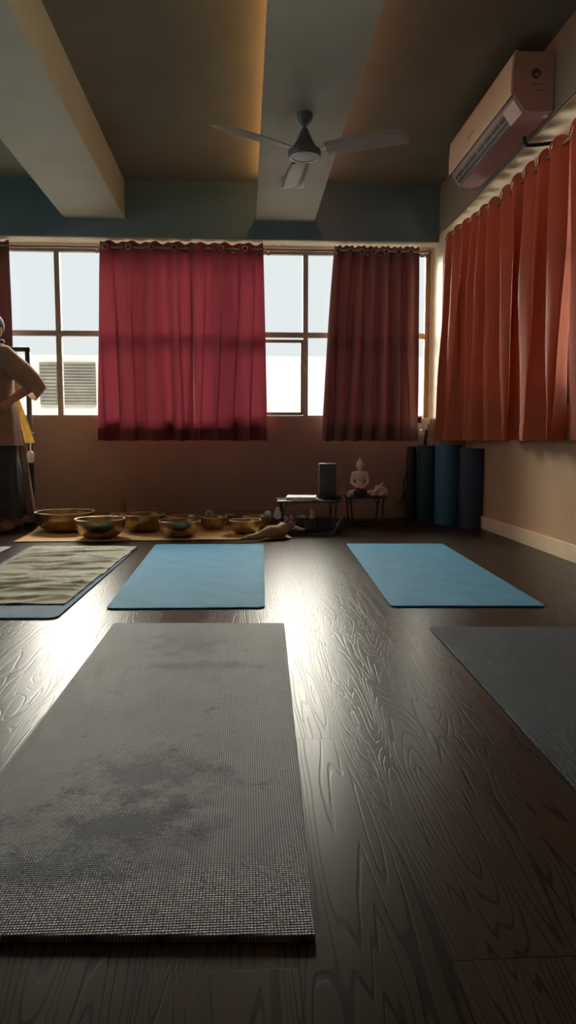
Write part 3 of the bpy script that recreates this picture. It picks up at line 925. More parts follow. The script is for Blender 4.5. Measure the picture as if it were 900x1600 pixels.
yoga_mat([(-2.13, onz(0, 945).y), (-1.525, onz(0, 945).y), (-1.525, onz(0, 855.5).y), (-2.13, onz(0, 855.5).y)], 0.007, m_lav,
         'lavender yoga mat of which only a corner shows at the left edge', r=0.03)
# crumpled khaki cloth on the left mat
M['khaki'] = pm('khaki_cloth', (0.42, 0.40, 0.30), 0.85, var=0.12, scale=30, bump=0.2, bscale=150)
b = MB(); rows = []
cq = [V((*p, 0)) for p in quad_px([(52, 856.5), (214, 857), (101, 948), (-100, 948)])]
nu, nv = 80, 150
for j in range(nv + 1):
    v = j / nv; row = []
    for i in range(nu + 1):
        u = i / nu
        p = cq[0].lerp(cq[1], u).lerp(cq[3].lerp(cq[2], u), v)
        wv_ = noise.noise(V((p.x * 1.6, p.y * 8 + 0.5 * math.sin(3.5 * p.x), 0.3)))
        w2_ = noise.noise(V((p.x * 3.0, p.y * 20 + 1.2 * math.sin(5 * p.x + 2), 4.0)))
        h = math.exp(-(wv_ * 7.0) ** 2) + 0.40 * math.exp(-(w2_ * 6.0) ** 2) + 0.06 * noise.noise(V((p.x * 14, p.y * 40, 6.0)))
        h = max(0.0, h) * 0.46
        edge = min(1.0, min(u, 1 - u, v, 1 - v) * 10 + 0.25)
        p = p + V((0.012 * noise.noise(V((p.y * 6, 0, 9))), 0.012 * noise.noise(V((p.x * 5, 3, 9))), 0))
        row.append((p.x, p.y, 0.0105 + 0.030 * h * edge))
    rows.append(row)
b.grid(rows); o = b.build('cloth', M['khaki'], origin=(cq[0] + cq[2]) / 2, angle=85, solid=0.002, offset=1.0)
tag(o, 'crumpled khaki cloth spread over the left blue mat', 'cloth')

# ================================================================== BOWLS AND THEIR CLOTH
M['mustard'] = pm('mustard_cloth', (0.62, 0.38, 0.14), 0.85, var=0.12, scale=20, bump=0.25, bscale=150)
b = MB(); rows = []
cq = [V((*p, 0)) for p in quad_px([(72, 822), (428, 822), (456, 843), (20, 848)])]
nu, nv = 110, 40
for j in range(nv + 1):
    v = j / nv; row = []
    for i in range(nu + 1):
        u = i / nu
        p = cq[0].lerp(cq[1], u).lerp(cq[3].lerp(cq[2], u), v)
        h = max(0, noise.noise(V((p.x * 4, p.y * 5, 1.3)))) * 0.012
        lump = 0.05 * math.exp(-((u - 0.03) / 0.04) ** 2 - ((v - 0.18) / 0.2) ** 2) + 0.02 * math.exp(-((u - 0.97) / 0.03) ** 2 - ((v - 0.8) / 0.2) ** 2)
        row.append((p.x, p.y + 0.012 * noise.noise(V((p.x * 3, v * 2, 4))), 0.003 + h * 0.5 + lump))
    rows.append(row)
b.grid(rows); o = b.build('cloth', M['mustard'], origin=(cq[0] + cq[2]) / 2, angle=85, solid=0.003, offset=1.0)
tag(o, 'mustard cloth spread on the floor under the brass bowls', 'cloth')

def bowl(pxc, half_px, rim_y, Y, label, wall=0.004, foot=0.38, lip=True):
    r = half_px / FPX * Y * 1.0
    c = at(pxc, rim_y, Y); hgt = c.z - 0.010
    t = thing('singing_bowl', (c.x, Y, 0.010), label, 'bowl', 'brass singing bowls on the mustard cloth')
    outer = []; 
    for k in range(13):
        a = k / 12
        rr = r * (foot + (1 - foot) * math.sin(a * PI / 2) ** 0.85)
        outer.append((rr, hgt * (1 - math.cos(a * PI / 2) ** 0.9) if a > 0 else 0.0))
    outer = [(0.0, 0.0)] + outer
    inner = [(max(0.0, rr - wall * 1.5), z + wall) for rr, z in outer[1:]]
    inner[-1] = (r - wall * 1.2, hgt)
    prof = outer + [(r, hgt + 0.001)] + list(reversed(inner)) + [(0.0, wall)]
    b = MB(); b.lathe(prof, (c.x, Y, 0.010), 44); b.build('body', M['brass'], t, angle=35)
    b = MB(); R_ = r + 0.001
    b.lathe([(R_ - 0.010, hgt - 0.003), (R_, hgt - 0.006), (R_ + 0.002, hgt), (R_, hgt + 0.004), (R_ - 0.010, hgt + 0.003)], (c.x, Y, 0.010), 44, closed=True)
    b.build('rim', M['brass_rim'], t)
    return t
M['brass_rim'] = pm('polished_brass', (0.85, 0.66, 0.40), 0.3, metal=0.9, var=0.1)
bowl(101.5, 44.5, 799.5, 5.78, 'largest brass bowl, leftmost on the mustard cloth beside the standing person')
bowl(156.5, 38.5, 810.5, 5.38, 'large brass bowl in front, overlapping the largest one')
bowl(224, 34, 803, 5.74, 'brass bowl at the back in front of the brown wooden cylinder')
bowl(281, 33, 813, 5.42, 'brass bowl in front, near the middle of the cloth')
bowl(286, 27, 806, 5.99, 'brass bowl mostly hidden behind the front middle one')
bowl(333.5, 21.5, 807.5, 5.83, 'small dark brass bowl at the back with a white loop behind it')
bowl(383, 25, 812.5, 5.55, 'small brass bowl in front, nearest the cloth bundle')
bowl(400, 21, 806.5, 5.86, 'small pale brass bowl beside the felt mallets')
bowl(184, 11, 802.5, 6.04, 'tiny brass bowl between the two leftmost back bowls')
bowl(358, 7, 804, 6.08, 'tiny brass bowl behind the gap of the two right hand bowls')

# brown cylinder, white loop, felt mallets, cloth bundle
c = at(191, 780, 6.3)
t = thing('wooden_cylinder', (c.x, 6.3, 0), 'reddish brown wooden cylinder standing behind the bowls against the wall', 'cylinder')
b = MB(); b.lathe([(0, 0), (0.032, 0), (0.032, c.z - 0.006), (0.03, c.z), (0.02, c.z), (0.018, c.z - 0.02), (0, c.z - 0.02)], (c.x, 6.3, 0), 24); b.build('barrel', M['wood'], t)
b = MB(); b.lathe([(0.032, c.z * 0.35), (0.0345, c.z * 0.36), (0.0345, c.z * 0.45), (0.032, c.z * 0.46)], (c.x, 6.3, 0), 24, closed=True); b.build('band', M['black'], t)
c = at(326.5, 798, 6.2)
b = MB(); b.tube([V((c.x + 0.035 * math.cos(a), 6.2, 0.03 + (c.z - 0.03) * math.sin(a))) if True else 0 for a in [PI * k / 14 for k in range(15)]], 0.006, 8)
b.box((c.x, 6.2, 0.015), (0.10, 0.05, 0.03), bevel=0.006)
o = b.build('handled_clip', M['white'], origin=(c.x, 6.3, 0)); tag(o, 'white wire loop standing behind a small bowl', 'loop')
def mallet(px, py, Y, r, label, ang):
    c = at(px, py, Y)
    t = thing('felt_mallet', (c.x, Y, c.z), label, 'mallet', 'felt mallets by the bowls')
    b = MB(); d = V((math.sin(ang), -math.cos(ang), 0))
    b.lathe([(0, -0.5 * r), (0.75 * r, -0.48 * r), (r, -0.2 * r), (r, 0.2 * r), (0.75 * r, 0.48 * r), (0, 0.5 * r)], c, 22, axis=d); b.build('head', M['felt'], t)
    e = c + V((0.10 * math.cos(ang), 0.16, -c.z + 0.012))
    b = MB(); b.tube([c, e], 0.007, 8); b.build('handle', M['wood'], t)
mallet(418.5, 805.5, 6.0, 0.038, 'pale felt mallet beside the right back bowl', 2.2)
mallet(436, 799, 6.1, 0.036, 'upper pale felt mallet by the table leg', 2.6)
mallet(434.5, 805, 5.95, 0.036, 'lower pale felt mallet by the table leg', 2.8)
# bundle of tan cloth
a, c2 = onz(378, 841, 0.03), onz(447, 831, 0.045)
b = MB(); pts, rs = [], []
for k in range(15):
    s_ = k / 14; p = a.lerp(c2, s_); p.z = 0.012 + 0.075 * s_ ** 1.1 * 0.62 + 0.004 * math.sin(9 * s_)
    pts.append(p); rs.append(max(0.008, (0.012 + 0.048 * s_ ** 1.2) * (1 + 0.12 * math.sin(13 * s_))) if k < 14 else 0.03)
for i, p in enumerate(pts): p.z = max(p.z, rs[i] + 0.012)
b.tube(pts, rs, 18)
for v in b.bm.verts:
    q = v.co * 26
    v.co += V((noise.noise(q), noise.noise(q + V((5, 0, 0))), noise.noise(q + V((0, 7, 0))))) * 0.006
o = b.build('cloth_bundle', pm('tan_towel', (0.45, 0.31, 0.18), 0.9, var=0.2, scale=50, bump=0.4, bscale=200), origin=a, angle=80)
tag(o, 'rolled tan cloth bundle lying on the right end of the mustard cloth', 'cloth')
c = at(431, 826, 5.62)
t = thing('candle', (c.x, 5.62, 0.006), 'small orange candle standing behind the tan cloth bundle', 'candle')
hc = c.z - 0.006
b = MB(); b.lathe([(0, 0.0), (0.022, 0), (0.022, hc - 0.004), (0.018, hc), (0.016, hc - 0.006), (0, hc - 0.006)], (c.x, 5.62, 0.006), 20); b.build('wax', M['orange'], t)
b = MB(); b.tube([(c.x, 5.62, hc - 0.002), (c.x + 0.003, 5.62, hc + 0.018)], 0.0018, 6); b.build('wick', M['black'], t)
def crumple(px, py, z, r, mat, label, cat, sc=(1, 1, 0.7), name='crumpled_tissue'):
    c = onz(px, py, z)
    b = MB(); bmesh.ops.create_icosphere(b.bm, subdivisions=4, radius=r)
    for v in b.bm.verts:
        n_ = v.co.normalized()
        v.co *= 1 + 0.55 * noise.noise(n_ * 2.6 + V((px, py, 0))) + 0.25 * noise.noise(n_ * 7 + V((0, px, 0)))
        v.co = V((v.co.x * sc[0], v.co.y * sc[1], v.co.z * sc[2]))
    zmin = min(v.co.z for v in b.bm.verts)
    bmesh.ops.translate(b.bm, vec=V((c.x, c.y, z - zmin)), verts=b.bm.verts[:])
    o = b.build(name, mat, origin=(c.x, c.y, z), angle=30); tag(o, label, cat)
crumple(450, 829, 0.006, 0.055, M['pink_paper'], 'crumpled pink tissue beside the tan cloth bundle', 'tissue', (0.9, 0.8, 0.9))
# sprig of pale leaves
c = onz(459, 824, 0.0)
t = thing('leaf_sprig', c, 'pale leafy sprig lying under the left table', 'sprig')
b = MB(); b.tube([c + V((-0.06, 0, 0.03)), c + V((0, 0.01, 0.07)), c + V((0.07, 0.0, 0.085))], 0.003, 6); b.build('stem', M['leaf'], t)
for k, (dx, dz, an) in enumerate(((-0.03, 0.05, 0.6), (0.0, 0.075, -0.5), (0.03, 0.07, 0.4), (0.055, 0.09, -0.2), (0.075, 0.085, 0.1))):
    b = MB(); b.ball(c + V((dx, 0.004 * k, dz)), 0.03, (1, 0.5, 0.18), 10, rot=Matrix.Rotation(an, 4, 'Y')); b.build('leaf', M['felt'] if k > 2 else M['leaf'], t)
# flat things under the left table
def sheet(pts, z, th, mat, name, label, cat, curl=None):
    q = [V((*p, 0)) for p in pts]
    b = MB(); rows = []
    for j in range(13):
        v = j / 12; row = []
        for i in range(25):
            u = i / 24
            p = q[0].lerp(q[1], u).lerp(q[3].lerp(q[2], u), v)
            zz = z + (curl(u, v) if curl else 0)
            row.append((p.x, p.y, zz))
        rows.append(row)
    b.grid(rows)
    o = b.build(name, mat, origin=(q[0] + q[2]) / 2, solid=th, offset=1.0, angle=60); return tag(o, label, cat)
sheet(quad_px([(452, 822), (540, 820), (520, 838), (455, 832)]), 0.002, 0.003, M['slate'], 'floor_cloth', 'dark floor cloth spread under the left table with a curled corner', 'cloth',
      lambda u, v: 0.07 * math.exp(-((u - 0.98) / 0.13) ** 2) * (1 - v))
sheet(quad_px([(450, 826), (484, 825), (484, 831), (450, 832)]), 0.008, 0.004, M['pink_paper'], 'paper_sheet', 'pink sheet of paper lying on the dark floor cloth', 'paper',
      lambda u, v: 0.012 * math.sin(u * 6))

# ================================================================== LOW TABLES
def low_table(x0, x1, y0, y1, z, label, leg_in=0.03, tilt=0.0):
    t = thing('folding_table', ((x0 + x1) / 2, (y0 + y1) / 2, 0), label, 'table', 'low folding tables by the back wall')
    poly = rounded([V((x0, y0)), V((x1, y0)), V((x1, y1)), V((x0, y1))], 0.02)
    b = MB(); b.prism([(p.x, p.y) for p in poly], z - 0.012, z); b.build('tabletop', M['slate_top'], t, bevel=0.002)
    for yy, s in ((y0 + 0.04, -1), (y1 - 0.04, 1)):
        a, c = x0 + leg_in, x1 - leg_in
        pts = [(a, yy, z - 0.014), (a + 0.01, yy + s * 0.008, z * 0.5)]
        for k in range(6):
            an = PI + PI / 2 * k / 5
            pts.append((a + 0.065 + 0.05 * math.cos(an), yy + s * 0.015, 0.058 + 0.05 * math.sin(an)))
        for k in range(6):
            an = 1.5 * PI + PI / 2 * k / 5
            pts.append((c - 0.065 + 0.05 * math.cos(an), yy + s * 0.015, 0.058 + 0.05 * math.sin(an)))
        pts += [(c - 0.01, yy + s * 0.008, z * 0.5), (c, yy, z - 0.014)]
        b = MB(); b.tube(pts, 0.0075, 10); b.build('leg', M['black_metal'], t)
        for e, sg in ((a, 1), (c, -1)):
            b = MB(); b.tube([(e + sg * 0.012, yy - s * 0.005, z * 0.62), (e + sg * 0.05, yy - s * 0.03, z - 0.014)], 0.004, 8); b.build('brace', M['chrome'], t)
    return t
M['slate_top'] = pm('dark_laminate', (0.05, 0.055, 0.06), 0.28, var=0.1)
YT1, YT2 = 5.62, 6.00
zt1 = at(470, 783, YT1).z
tx0, tx1 = at(434, 783, YT1).x, at(533, 783, YT1).x
low_table(tx0, tx1, YT1, YT2, zt1, 'low black folding table holding books and the upright slim box')
YU1, YU2 = 6.02, 6.34
zt2_ = at(570, 777, YU1).z
ux0, ux1 = at(543, 777, YU1).x, at(607, 777, YU1).x
low_table(ux0, ux1, YU1, YU2, zt2_, 'low dark folding table holding the seated statue')

# books and papers on the left table
def book(cx, cyy, w_, d_, h_, rz, z, cov, label):
    t = thing('book', (cx, cyy, z), label, 'book', 'books on the left low table')
    R4 = Matrix.Rotation(rz, 4, 'Z')
    b = MB(); b.box((cx, cyy, z + h_ / 2), (w_, d_, h_ - 0.004), rot=R4); b.build('pages', M['paper'], t, smooth=False)
    for nm, zz in (('back_cover', z + 0.001), ('front_cover', z + h_ - 0.001)):
        b = MB(); b.box((cx, cyy, zz), (w_ + 0.008, d_ + 0.008, 0.002), rot=R4); b.build(nm, cov, t, smooth=False)
bx0 = at(446, 778, 5.75).x; bx1 = at(497, 778, 5.75).x
book((bx0 + bx1) / 2 + 0.01, 5.76, 0.20, 0.25, 0.014, 0.06, zt1, M['slate'], 'dark covered book lying at the bottom of the pair on the left table')
book((bx0 + bx1) / 2, 5.78, 0.22, 0.24, 0.012, -0.12, zt1 + 0.0145, M['paper'], 'white covered book lying on top of the dark one')
sheet([(tx0 - 0.012, YT1 - 0.01), (tx0 + 0.26, YT1 - 0.01), (tx0 + 0.26, YT1 + 0.05), (tx0 + 0.01, YT1 + 0.06)], zt1 + 0.0005, 0.0015, M['paper'], 'paper_sheet', 'white sheet of paper at the front edge of the left table', 'paper')
# slim upright box
Yb = 5.88
xa, xb_ = at(498, 750, Yb).x, at(525, 750, Yb).x
ztop = at(511, 725, Yb).z
t = thing('slim_box', ((xa + xb_) / 2, Yb, zt1), 'tall slim dark grey box standing upright on the left table', 'box')
b = MB(); b.box(((xa + xb_) / 2, Yb, (zt1 + ztop) / 2), (xb_ - xa, 0.045, ztop - zt1), rot=Matrix.Rotation(0.12, 4, 'Z'), bevel=0.004); b.build('case', M['slate'], t)
b = MB(); b.box(((xa + xb_) / 2, Yb, ztop + 0.002), ((xb_ - xa) * 0.97, 0.04, 0.006), rot=Matrix.Rotation(0.12, 4, 'Z'), bevel=0.001); b.build('lit_top_edge', M['white'], t)  # white strip stands in for light on the dark box's top
b = MB(); b.box(((xa + xb_) / 2 + 0.02, Yb - 0.08, zt1 + 0.011), (0.15, 0.10, 0.021), bevel=0.004); o = b.build('black_case', M['black'], origin=((xa + xb_) / 2, Yb - 0.08, zt1)); tag(o, 'flat black case lying in front of the upright slim box', 'case')
# boxes under the left table
def small_box(px0, px1, py0, Y, h_px, mat, label, d_=0.10):
    a, c = at(px0, py0, Y), at(px1, py0, Y)
    t = thing('storage_box', ((a.x + c.x) / 2, Y + d_ / 2, 0.006), label, 'box', 'dark boxes under the left table')
    b = MB(); b.box(((a.x + c.x) / 2, Y + d_ / 2, 0.006 + (a.z - 0.02) / 2), (c.x - a.x, d_, a.z - 0.02), bevel=0.004); b.build('body', mat, t)
    b = MB(); b.box(((a.x + c.x) / 2, Y + d_ / 2, a.z - 0.007), (c.x - a.x + 0.006, d_ + 0.006, 0.014), bevel=0.003); b.build('lid', mat, t)
    return a.z
zbx = small_box(478, 495, 812, 5.70, 20, M['slate'], 'small dark box under the left table with a white figurine on it')
small_box(497, 519, 810, 5.68, 25, M['pot'], 'larger dark blue box under the left table, right of the figurine', 0.12)
c = at(487.5, 804, 5.75)
b = MB()
b.ball((c.x, 5.75, zbx + 0.016), 0.022, (1, 0.9, 0.8)); b.ball((c.x + 0.002, 5.75, zbx + 0.045), 0.017, (1, 0.9, 1.3)); b.ball((c.x - 0.006, 5.75, zbx + 0.066), 0.012); b.ball((c.x + 0.012, 5.745, zbx + 0.05), 0.009, (1, 1, 1.4))
b = fused(b, 0.004, 3); o = b.build('figurine', M['plaster'], origin=(c.x, 5.75, zbx)); tag(o, 'small white figurine standing on the dark box under the table', 'figurine')

# ------------------------------------------------------------------ seated statue
Ys = 6.235
base = at(562, 773, Ys); S = (at(562, 713, Ys).z - zt2_) / 1.0
X0 = base.x; Z0 = zt2_
t = thing('seated_statue', (X0, Ys, Z0), 'pale seated meditating statue with topknot on the right low table', 'statue')
b = MB()
def sp(x, y, z): return V((X0 + x * S, Ys + y * S, Z0 + z * S))
def lim(p, r0, q, r1): b.cone(sp(*p), r0 * S, sp(*q), r1 * S, 12)
# crossed legs, hips, torso
b.ball(sp(0, 0.02, 0.09), 0.15 * S, (1.2, 0.9, 0.6))
lim((0.10, 0.02, 0.085), 0.085, (0.27, -0.12, 0.07), 0.062); lim((-0.10, 0.02, 0.085), 0.085, (-0.27, -0.12, 0.07), 0.062)
lim((0.27, -0.12, 0.065), 0.06, (-0.09, -0.19, 0.055), 0.045); lim((-0.27, -0.12, 0.065), 0.06, (0.09, -0.18, 0.08), 0.045)
b.ball(sp(0, 0.02, 0.27), 0.115 * S, (1.0, 0.75, 1.35)); b.ball(sp(0, 0.01, 0.48), 0.138 * S, (1.1, 0.75, 1.0))
lim((-0.13, 0.015, 0.575), 0.048, (0.13, 0.015, 0.575), 0.048)
for s_ in (1, -1):
    lim((s_ * 0.165, 0.02, 0.56), 0.052, (s_ * 0.205, 0.03, 0.33), 0.043)
    lim((s_ * 0.205, 0.03, 0.33), 0.042, (s_ * 0.06, -0.14, 0.20), 0.032)
    b.ball(sp(s_ * 0.035, -0.155, 0.19), 0.045 * S, (1.2, 0.9, 0.5))
    b.ball(sp(s_ * 0.094, 0.015, 0.755), 0.026 * S, (0.5, 0.7, 2.0))
lim((0, 0.01, 0.60), 0.052, (0, 0.0, 0.70), 0.050)
b.ball(sp(0, -0.01, 0.785), 0.090 * S, (0.97, 1.05, 1.25))
b.ball(sp(0, -0.102, 0.775), 0.018 * S, (0.7, 1, 1.5)); b.ball(sp(0, -0.085, 0.70), 0.024 * S, (1.2, 0.8, 0.8))
b.ball(sp(0, -0.094, 0.735), 0.017 * S, (1.4, 0.6, 0.5))
b = fused(b, 0.0038, 2); b.build('body', M['plaster'], t)
b = MB()
b.ball(sp(0, 0.012, 0.825), 0.096 * S, (0.98, 1.02, 0.85)); b.ball(sp(0, 0.015, 0.905), 0.040 * S, (1, 1, 0.9))
b.lathe([(0.024 * S, 0), (0.019 * S, 0.02 * S), (0.014 * S, 0.05 * S), (0.0, 0.07 * S)], sp(0, 0.015, 0.93), 14)
b = fused(b, 0.0034, 1); b.build('hair', M['plaster'], t)

# pot with red flowers in front of the statue
Yp = 6.078
c = at(563, 775, Yp)
t = thing('flower_pot', (c.x, Yp, Z0), 'low dark pot filled with deep red flowers in front of the statue', 'flower pot')
b = MB(); b.lathe([(0, 0), (0.045, 0), (0.058, 0.025), (0.055, 0.052), (0.05, 0.052), (0.05, 0.04), (0, 0.04)], (c.x, Yp, Z0), 24); b.build('pot', M['pot'], t)
rnd = random.Random(3)
for k in range(9):
    a = k * 2.4; r_ = 0.012 + 0.005 * k
    fcx = V((c.x + r_ * math.cos(a), Yp + r_ * math.sin(a) * 0.8, Z0 + 0.060 + 0.006 * math.sin(k * 2.1)))
    b = MB()
    for q in range(5):
        a2 = q * 2 * PI / 5
        b.ball(fcx + V((0.009 * math.cos(a2), 0.009 * math.sin(a2), 0)), 0.011, (1, 1, 0.6), 8)
    b.ball(fcx + V((0, 0, 0.005)), 0.008, n=8)
    fused(b, 0.003, 1).build('flower', M['red_petal'], t)
# shell-like pink ornament
c = at(591, 776, 6.11)
t = thing('shell_ornament', (c.x, 6.11, Z0), 'frilled pink and cream shell ornament right of the statue', 'ornament')
b = MB()
b.ball((c.x + 0.02, 6.11, Z0 + 0.040), 0.045, (1.15, 0.9, 0.9)); b.ball((c.x - 0.035, 6.11, Z0 + 0.028), 0.035, (1.4, 0.9, 0.8)); b.ball((c.x - 0.005, 6.11, Z0 + 0.068), 0.028, (1, 0.9, 1))
for k in range(5):
    a = k * 0.55
    b.ball((c.x + 0.02 + 0.045 * math.cos(a), 6.085, Z0 + 0.03 + 0.045 * math.sin(a)), 0.016, n=8)
b = fused(b, 0.005, 2); b.build('shell', M['pink_clay'], t)
b = MB()
for k in range(10):
    s_ = k / 9
    b.ball((c.x - 0.06 + 0.075 * s_, 6.065 + 0.01 * s_, Z0 + 0.014 + 0.075 * s_ + 0.007 * math.sin(k * 2.2)), 0.012, (1, 0.7, 0.9), 8)
b.tube([(c.x + 0.012, 6.075, Z0 + 0.085), (c.x + 0.022, 6.075, Z0 + 0.110), (c.x + 0.034, 6.075, Z0 + 0.112)], [0.011, 0.008, 0.006], 8)
b.tube([(c.x + 0.0, 6.06, Z0 + 0.012), (c.x + 0.03, 6.055, Z0 + 0.03), (c.x + 0.06, 6.06, Z0 + 0.055)], [0.01, 0.009, 0.006], 8)
b = fused(b, 0.004, 1); b.build('frill', M['plaster'], t)
# incense holder
c = at(541, 776, 6.10)
t = thing('incense_holder', (ux0 + 0.02, 6.10, Z0), 'small white incense holder with thin sticks at the left end of the statue table', 'incense holder')
b = MB(); b.box((ux0 + 0.02, 6.10, Z0 + 0.008), (0.03, 0.05, 0.016), bevel=0.004); b.build('holder', M['white'], t)
for dx, dz in ((-0.07, 0.045), (-0.085, 0.02), (-0.05, 0.07)):
    b = MB(); b.tube([(ux0 + 0.02, 6.10, Z0 + 0.014), (ux0 + 0.02 + dx, 6.09, Z0 + 0.014 + dz)], 0.0018, 6); b.build('incense_stick', M['felt'], t)

# ================================================================== ROLLED MATS
def rolled(cx, cyy, r, h_, th, mat, label, start=0.0, lean=(0, 0)):
    turns = max(2.0, (r - 0.015) / (th * 1.35))
    n = int(turns * 28)
    out, inn = [], []
    for k in range(n + 1):
        a = 2 * PI * turns * k / n
        rr = 0.015 + (r - 0.015) * k / n
        d = V((math.cos(a + start), math.sin(a + start)))
        out.append(d * rr); inn.append(d * (rr - th))
    b = MB(); bm = b.bm; rows = []
    for z in (0.0, h_):
        rows.append([[bm.verts.new((p.x + lean[0] * z, p.y + lean[1] * z, z)) for p in lst] for lst in (out, inn)])
    for k in range(n):
        (o0, i0), (o1, i1) = rows
        bm.faces.new((o0[k], o0[k + 1], o1[k + 1], o1[k])); bm.faces.new((i0[k], i0[k + 1], i1[k + 1], i1[k]))
        bm.faces.new((o1[k], o1[k + 1], i1[k + 1], i1[k])); bm.faces.new((o0[k], o0[k + 1], i0[k + 1], i0[k]))
    for k in (0, n):
        (o0, i0), (o1, i1) = rows
        bm.faces.new((o0[k], i0[k], i1[k], o1[k]))
    bmesh.ops.translate(bm, vec=V((cx, cyy, 0.001)), verts=bm.verts[:])
    o = b.build('rolled_mat', mat, origin=(cx, cyy, 0), angle=40)
    return tag(o, label, 'rolled yoga mat', 'rolled mats standing in the corner')
def roll_px(x0, x1, ytop, Y, mat, label, th=0.006, start=0.0, lean=(0, 0)):
    c = at((x0 + x1) / 2, 760, Y); r = (at(x1, 760, Y).x - at(x0, 760, Y).x) / 2
    return rolled(c.x, Y, r, at((x0 + x1) / 2, ytop, Y).z, th, mat, label, start, lean)
roll_px(650, 684, 696.5, 6.42, M['roll_teal'], 'dark teal rolled mat between the black roll and the blue roll', start=2.6)
roll_px(679, 720, 695, 6.18, M['roll_blue'], 'blue rolled mat, tallest and brightest in the corner', start=3.3)
roll_px(717.5, 757, 701, 5.93, M['roll_navy'], 'navy grey rolled mat standing nearest the right wall', start=3.5)
Yk = 6.52
c = at(642.5, 760, Yk); zk = at(642, 698, Yk).z
t = thing('rolled_mat', (c.x, Yk, 0), 'thin black rolled mat with a shoulder strap, leftmost of the rolls', 'rolled yoga mat', 'rolled mats standing in the corner')
b = MB(); b.lathe([(0, 0), (0.043, 0), (0.045, 0.01), (0.045, zk * 0.72), (0.043, zk - 0.03), (0.036, zk), (0.020, zk), (0.018, zk - 0.02), (0, zk - 0.02)], (c.x, Yk, 0.001), 26); b.build('roll', M['roll_black'], t)
for f in (0.22, 0.62):
    b = MB(); b.lathe([(0.045, zk * f), (0.0475, zk * f), (0.0475, zk * f + 0.025), (0.045, zk * f + 0.025)], (c.x, Yk, 0.001), 26, closed=True); b.build('strap_band', M['strap'], t)
b = MB()
b.tube([(c.x - 0.047, Yk - 0.01, zk * 0.64), (c.x - 0.075, Yk - 0.04, zk * 0.5), (c.x - 0.075, Yk - 0.04, zk * 0.34), (c.x - 0.047, Yk - 0.01, zk * 0.24)], 0.006, 8); b.build('shoulder_strap', M['strap'], t)
# brush hanging on the wall beside it
c = at(620, 786, YB - 0.06); e = at(632, 772, YB - 0.05)
t = thing('hand_brush', c, 'small brown hand brush tilted against the wall left of the black roll', 'brush')
b = MB(); b.cone(c, 0.028, c.lerp(e, 0.5), 0.024, 12); b.build('bristle_head', M['wood'], t)
b = MB(); b.cone(c.lerp(e, 0.5), 0.012, e + (e - c) * 0.4, 0.010, 10); b.build('handle', M['black'], t)

# tripod with white clamp and beige box in the corner
Yq = 6.57
tp = at(664, 690, Yq)
t = thing('tripod_stand', (tp.x, Yq - 0.05, 0), 'dark tripod with white clamp and beige box behind the rolled mats', 'tripod')
for dx, dy in ((-0.08, 0.07), (0.05, 0.08), (0.0, 0.02)):
    b = MB(); b.tube([(tp.x + dx, Yq - 0.02 + dy, 0.002), (tp.x, Yq - 0.03, at(664, 676, Yq).z)], 0.008, 8); b.build('leg', M['black_metal'], t)
zc1 = at(664, 676, Yq).z
b = MB(); b.box((tp.x, Yq - 0.03, zc1 + 0.015), (0.035, 0.035, 0.05), bevel=0.005); b.build('head', M['black'], t)
def pz(x_, y_): return at(x_, y_, Yq - 0.04)
b = MB()
for x0_, y0_, x1_, y1_ in ((657, 654, 669, 662), (659.5, 664, 666, 671), (654.5, 672.5, 661, 680), (659.5, 669, 662, 678)):
    a, c_ = pz(x0_, y0_), pz(x1_, y1_)
    b.box(((a.x + c_.x) / 2, Yq - 0.055, (a.z + c_.z) / 2), (abs(c_.x - a.x) + 0.004, 0.05, abs(a.z - c_.z) + 0.008), bevel=0.004)
b.build('clamp', M['white'], t)
a, c_ = pz(653.5, 652), pz(657, 661)
b = MB(); b.lathe([(0, 0), (0.017, 0), (0.017, a.z - c_.z), (0, a.z - c_.z)], ((a.x + c_.x) / 2, Yq - 0.055, c_.z), 16); b.build('knob', M['strap'], t)
a, c_ = pz(668, 655), pz(680, 682)
b = MB(); b.box(((a.x + c_.x) / 2, Yq - 0.035, (a.z + c_.z) / 2), (c_.x - a.x, 0.07, a.z - c_.z), bevel=0.006); b.build('box_unit', M['beige_box'], t)

# ================================================================== GONG STAND
Yg = 6.30
gx, gz = at(43, 548, Yg).x, at(43, 546, Yg).z
gx2 = gx - 0.95
t = thing('gong_stand', ((gx + gx2) / 2, Yg, 0), 'dark square tube stand behind the person with hooks on it', 'stand')
for xx in (gx, gx2):
    b = MB(); b.box((xx, Yg, gz / 2 + 0.02), (0.036, 0.036, gz - 0.04), bevel=0.004); b.build('post', M['black_metal'], t)
    b = MB(); b.box((xx, Yg, 0.02), (0.045, 0.36, 0.035), bevel=0.005); b.build('foot', M['black_metal'], t)
    b = MB(); b.box((xx, Yg, 0.72), (0.046, 0.046, 0.09), bevel=0.004); b.build('collar', M['black'], t)
    b = MB(); b.tube([(xx + 0.02, Yg - 0.01, 0.14), (xx + 0.06, Yg - 0.01, 0.125), (xx + 0.095, Yg - 0.01, 0.13), (xx + 0.10, Yg - 0.01, 0.165)], 0.004, 6); b.build('hook', M['steel'], t)
b = MB(); b.box(((gx + gx2) / 2, Yg, gz), (gx - gx2 + 0.04, 0.036, 0.036), bevel=0.004); b.build('top_bar', M['black_metal'], t)
for fx in (0.09, 0.86):
    hx = gx - fx
    b = MB(); b.tube([(hx, Yg, gz - 0.016), (hx + 0.004, Yg, gz - 0.03), (hx - 0.004, Yg - 0.006, gz - 0.048), (hx - 0.012, Yg - 0.008, gz - 0.04)], 0.0028, 6); b.build('hook', M['steel'], t)
c = at(48, 714, Yg - 0.05)
t = thing('padded_mallet', (c.x, c.y, c.z), 'white padded mallet head hanging on the dark stand post', 'mallet')
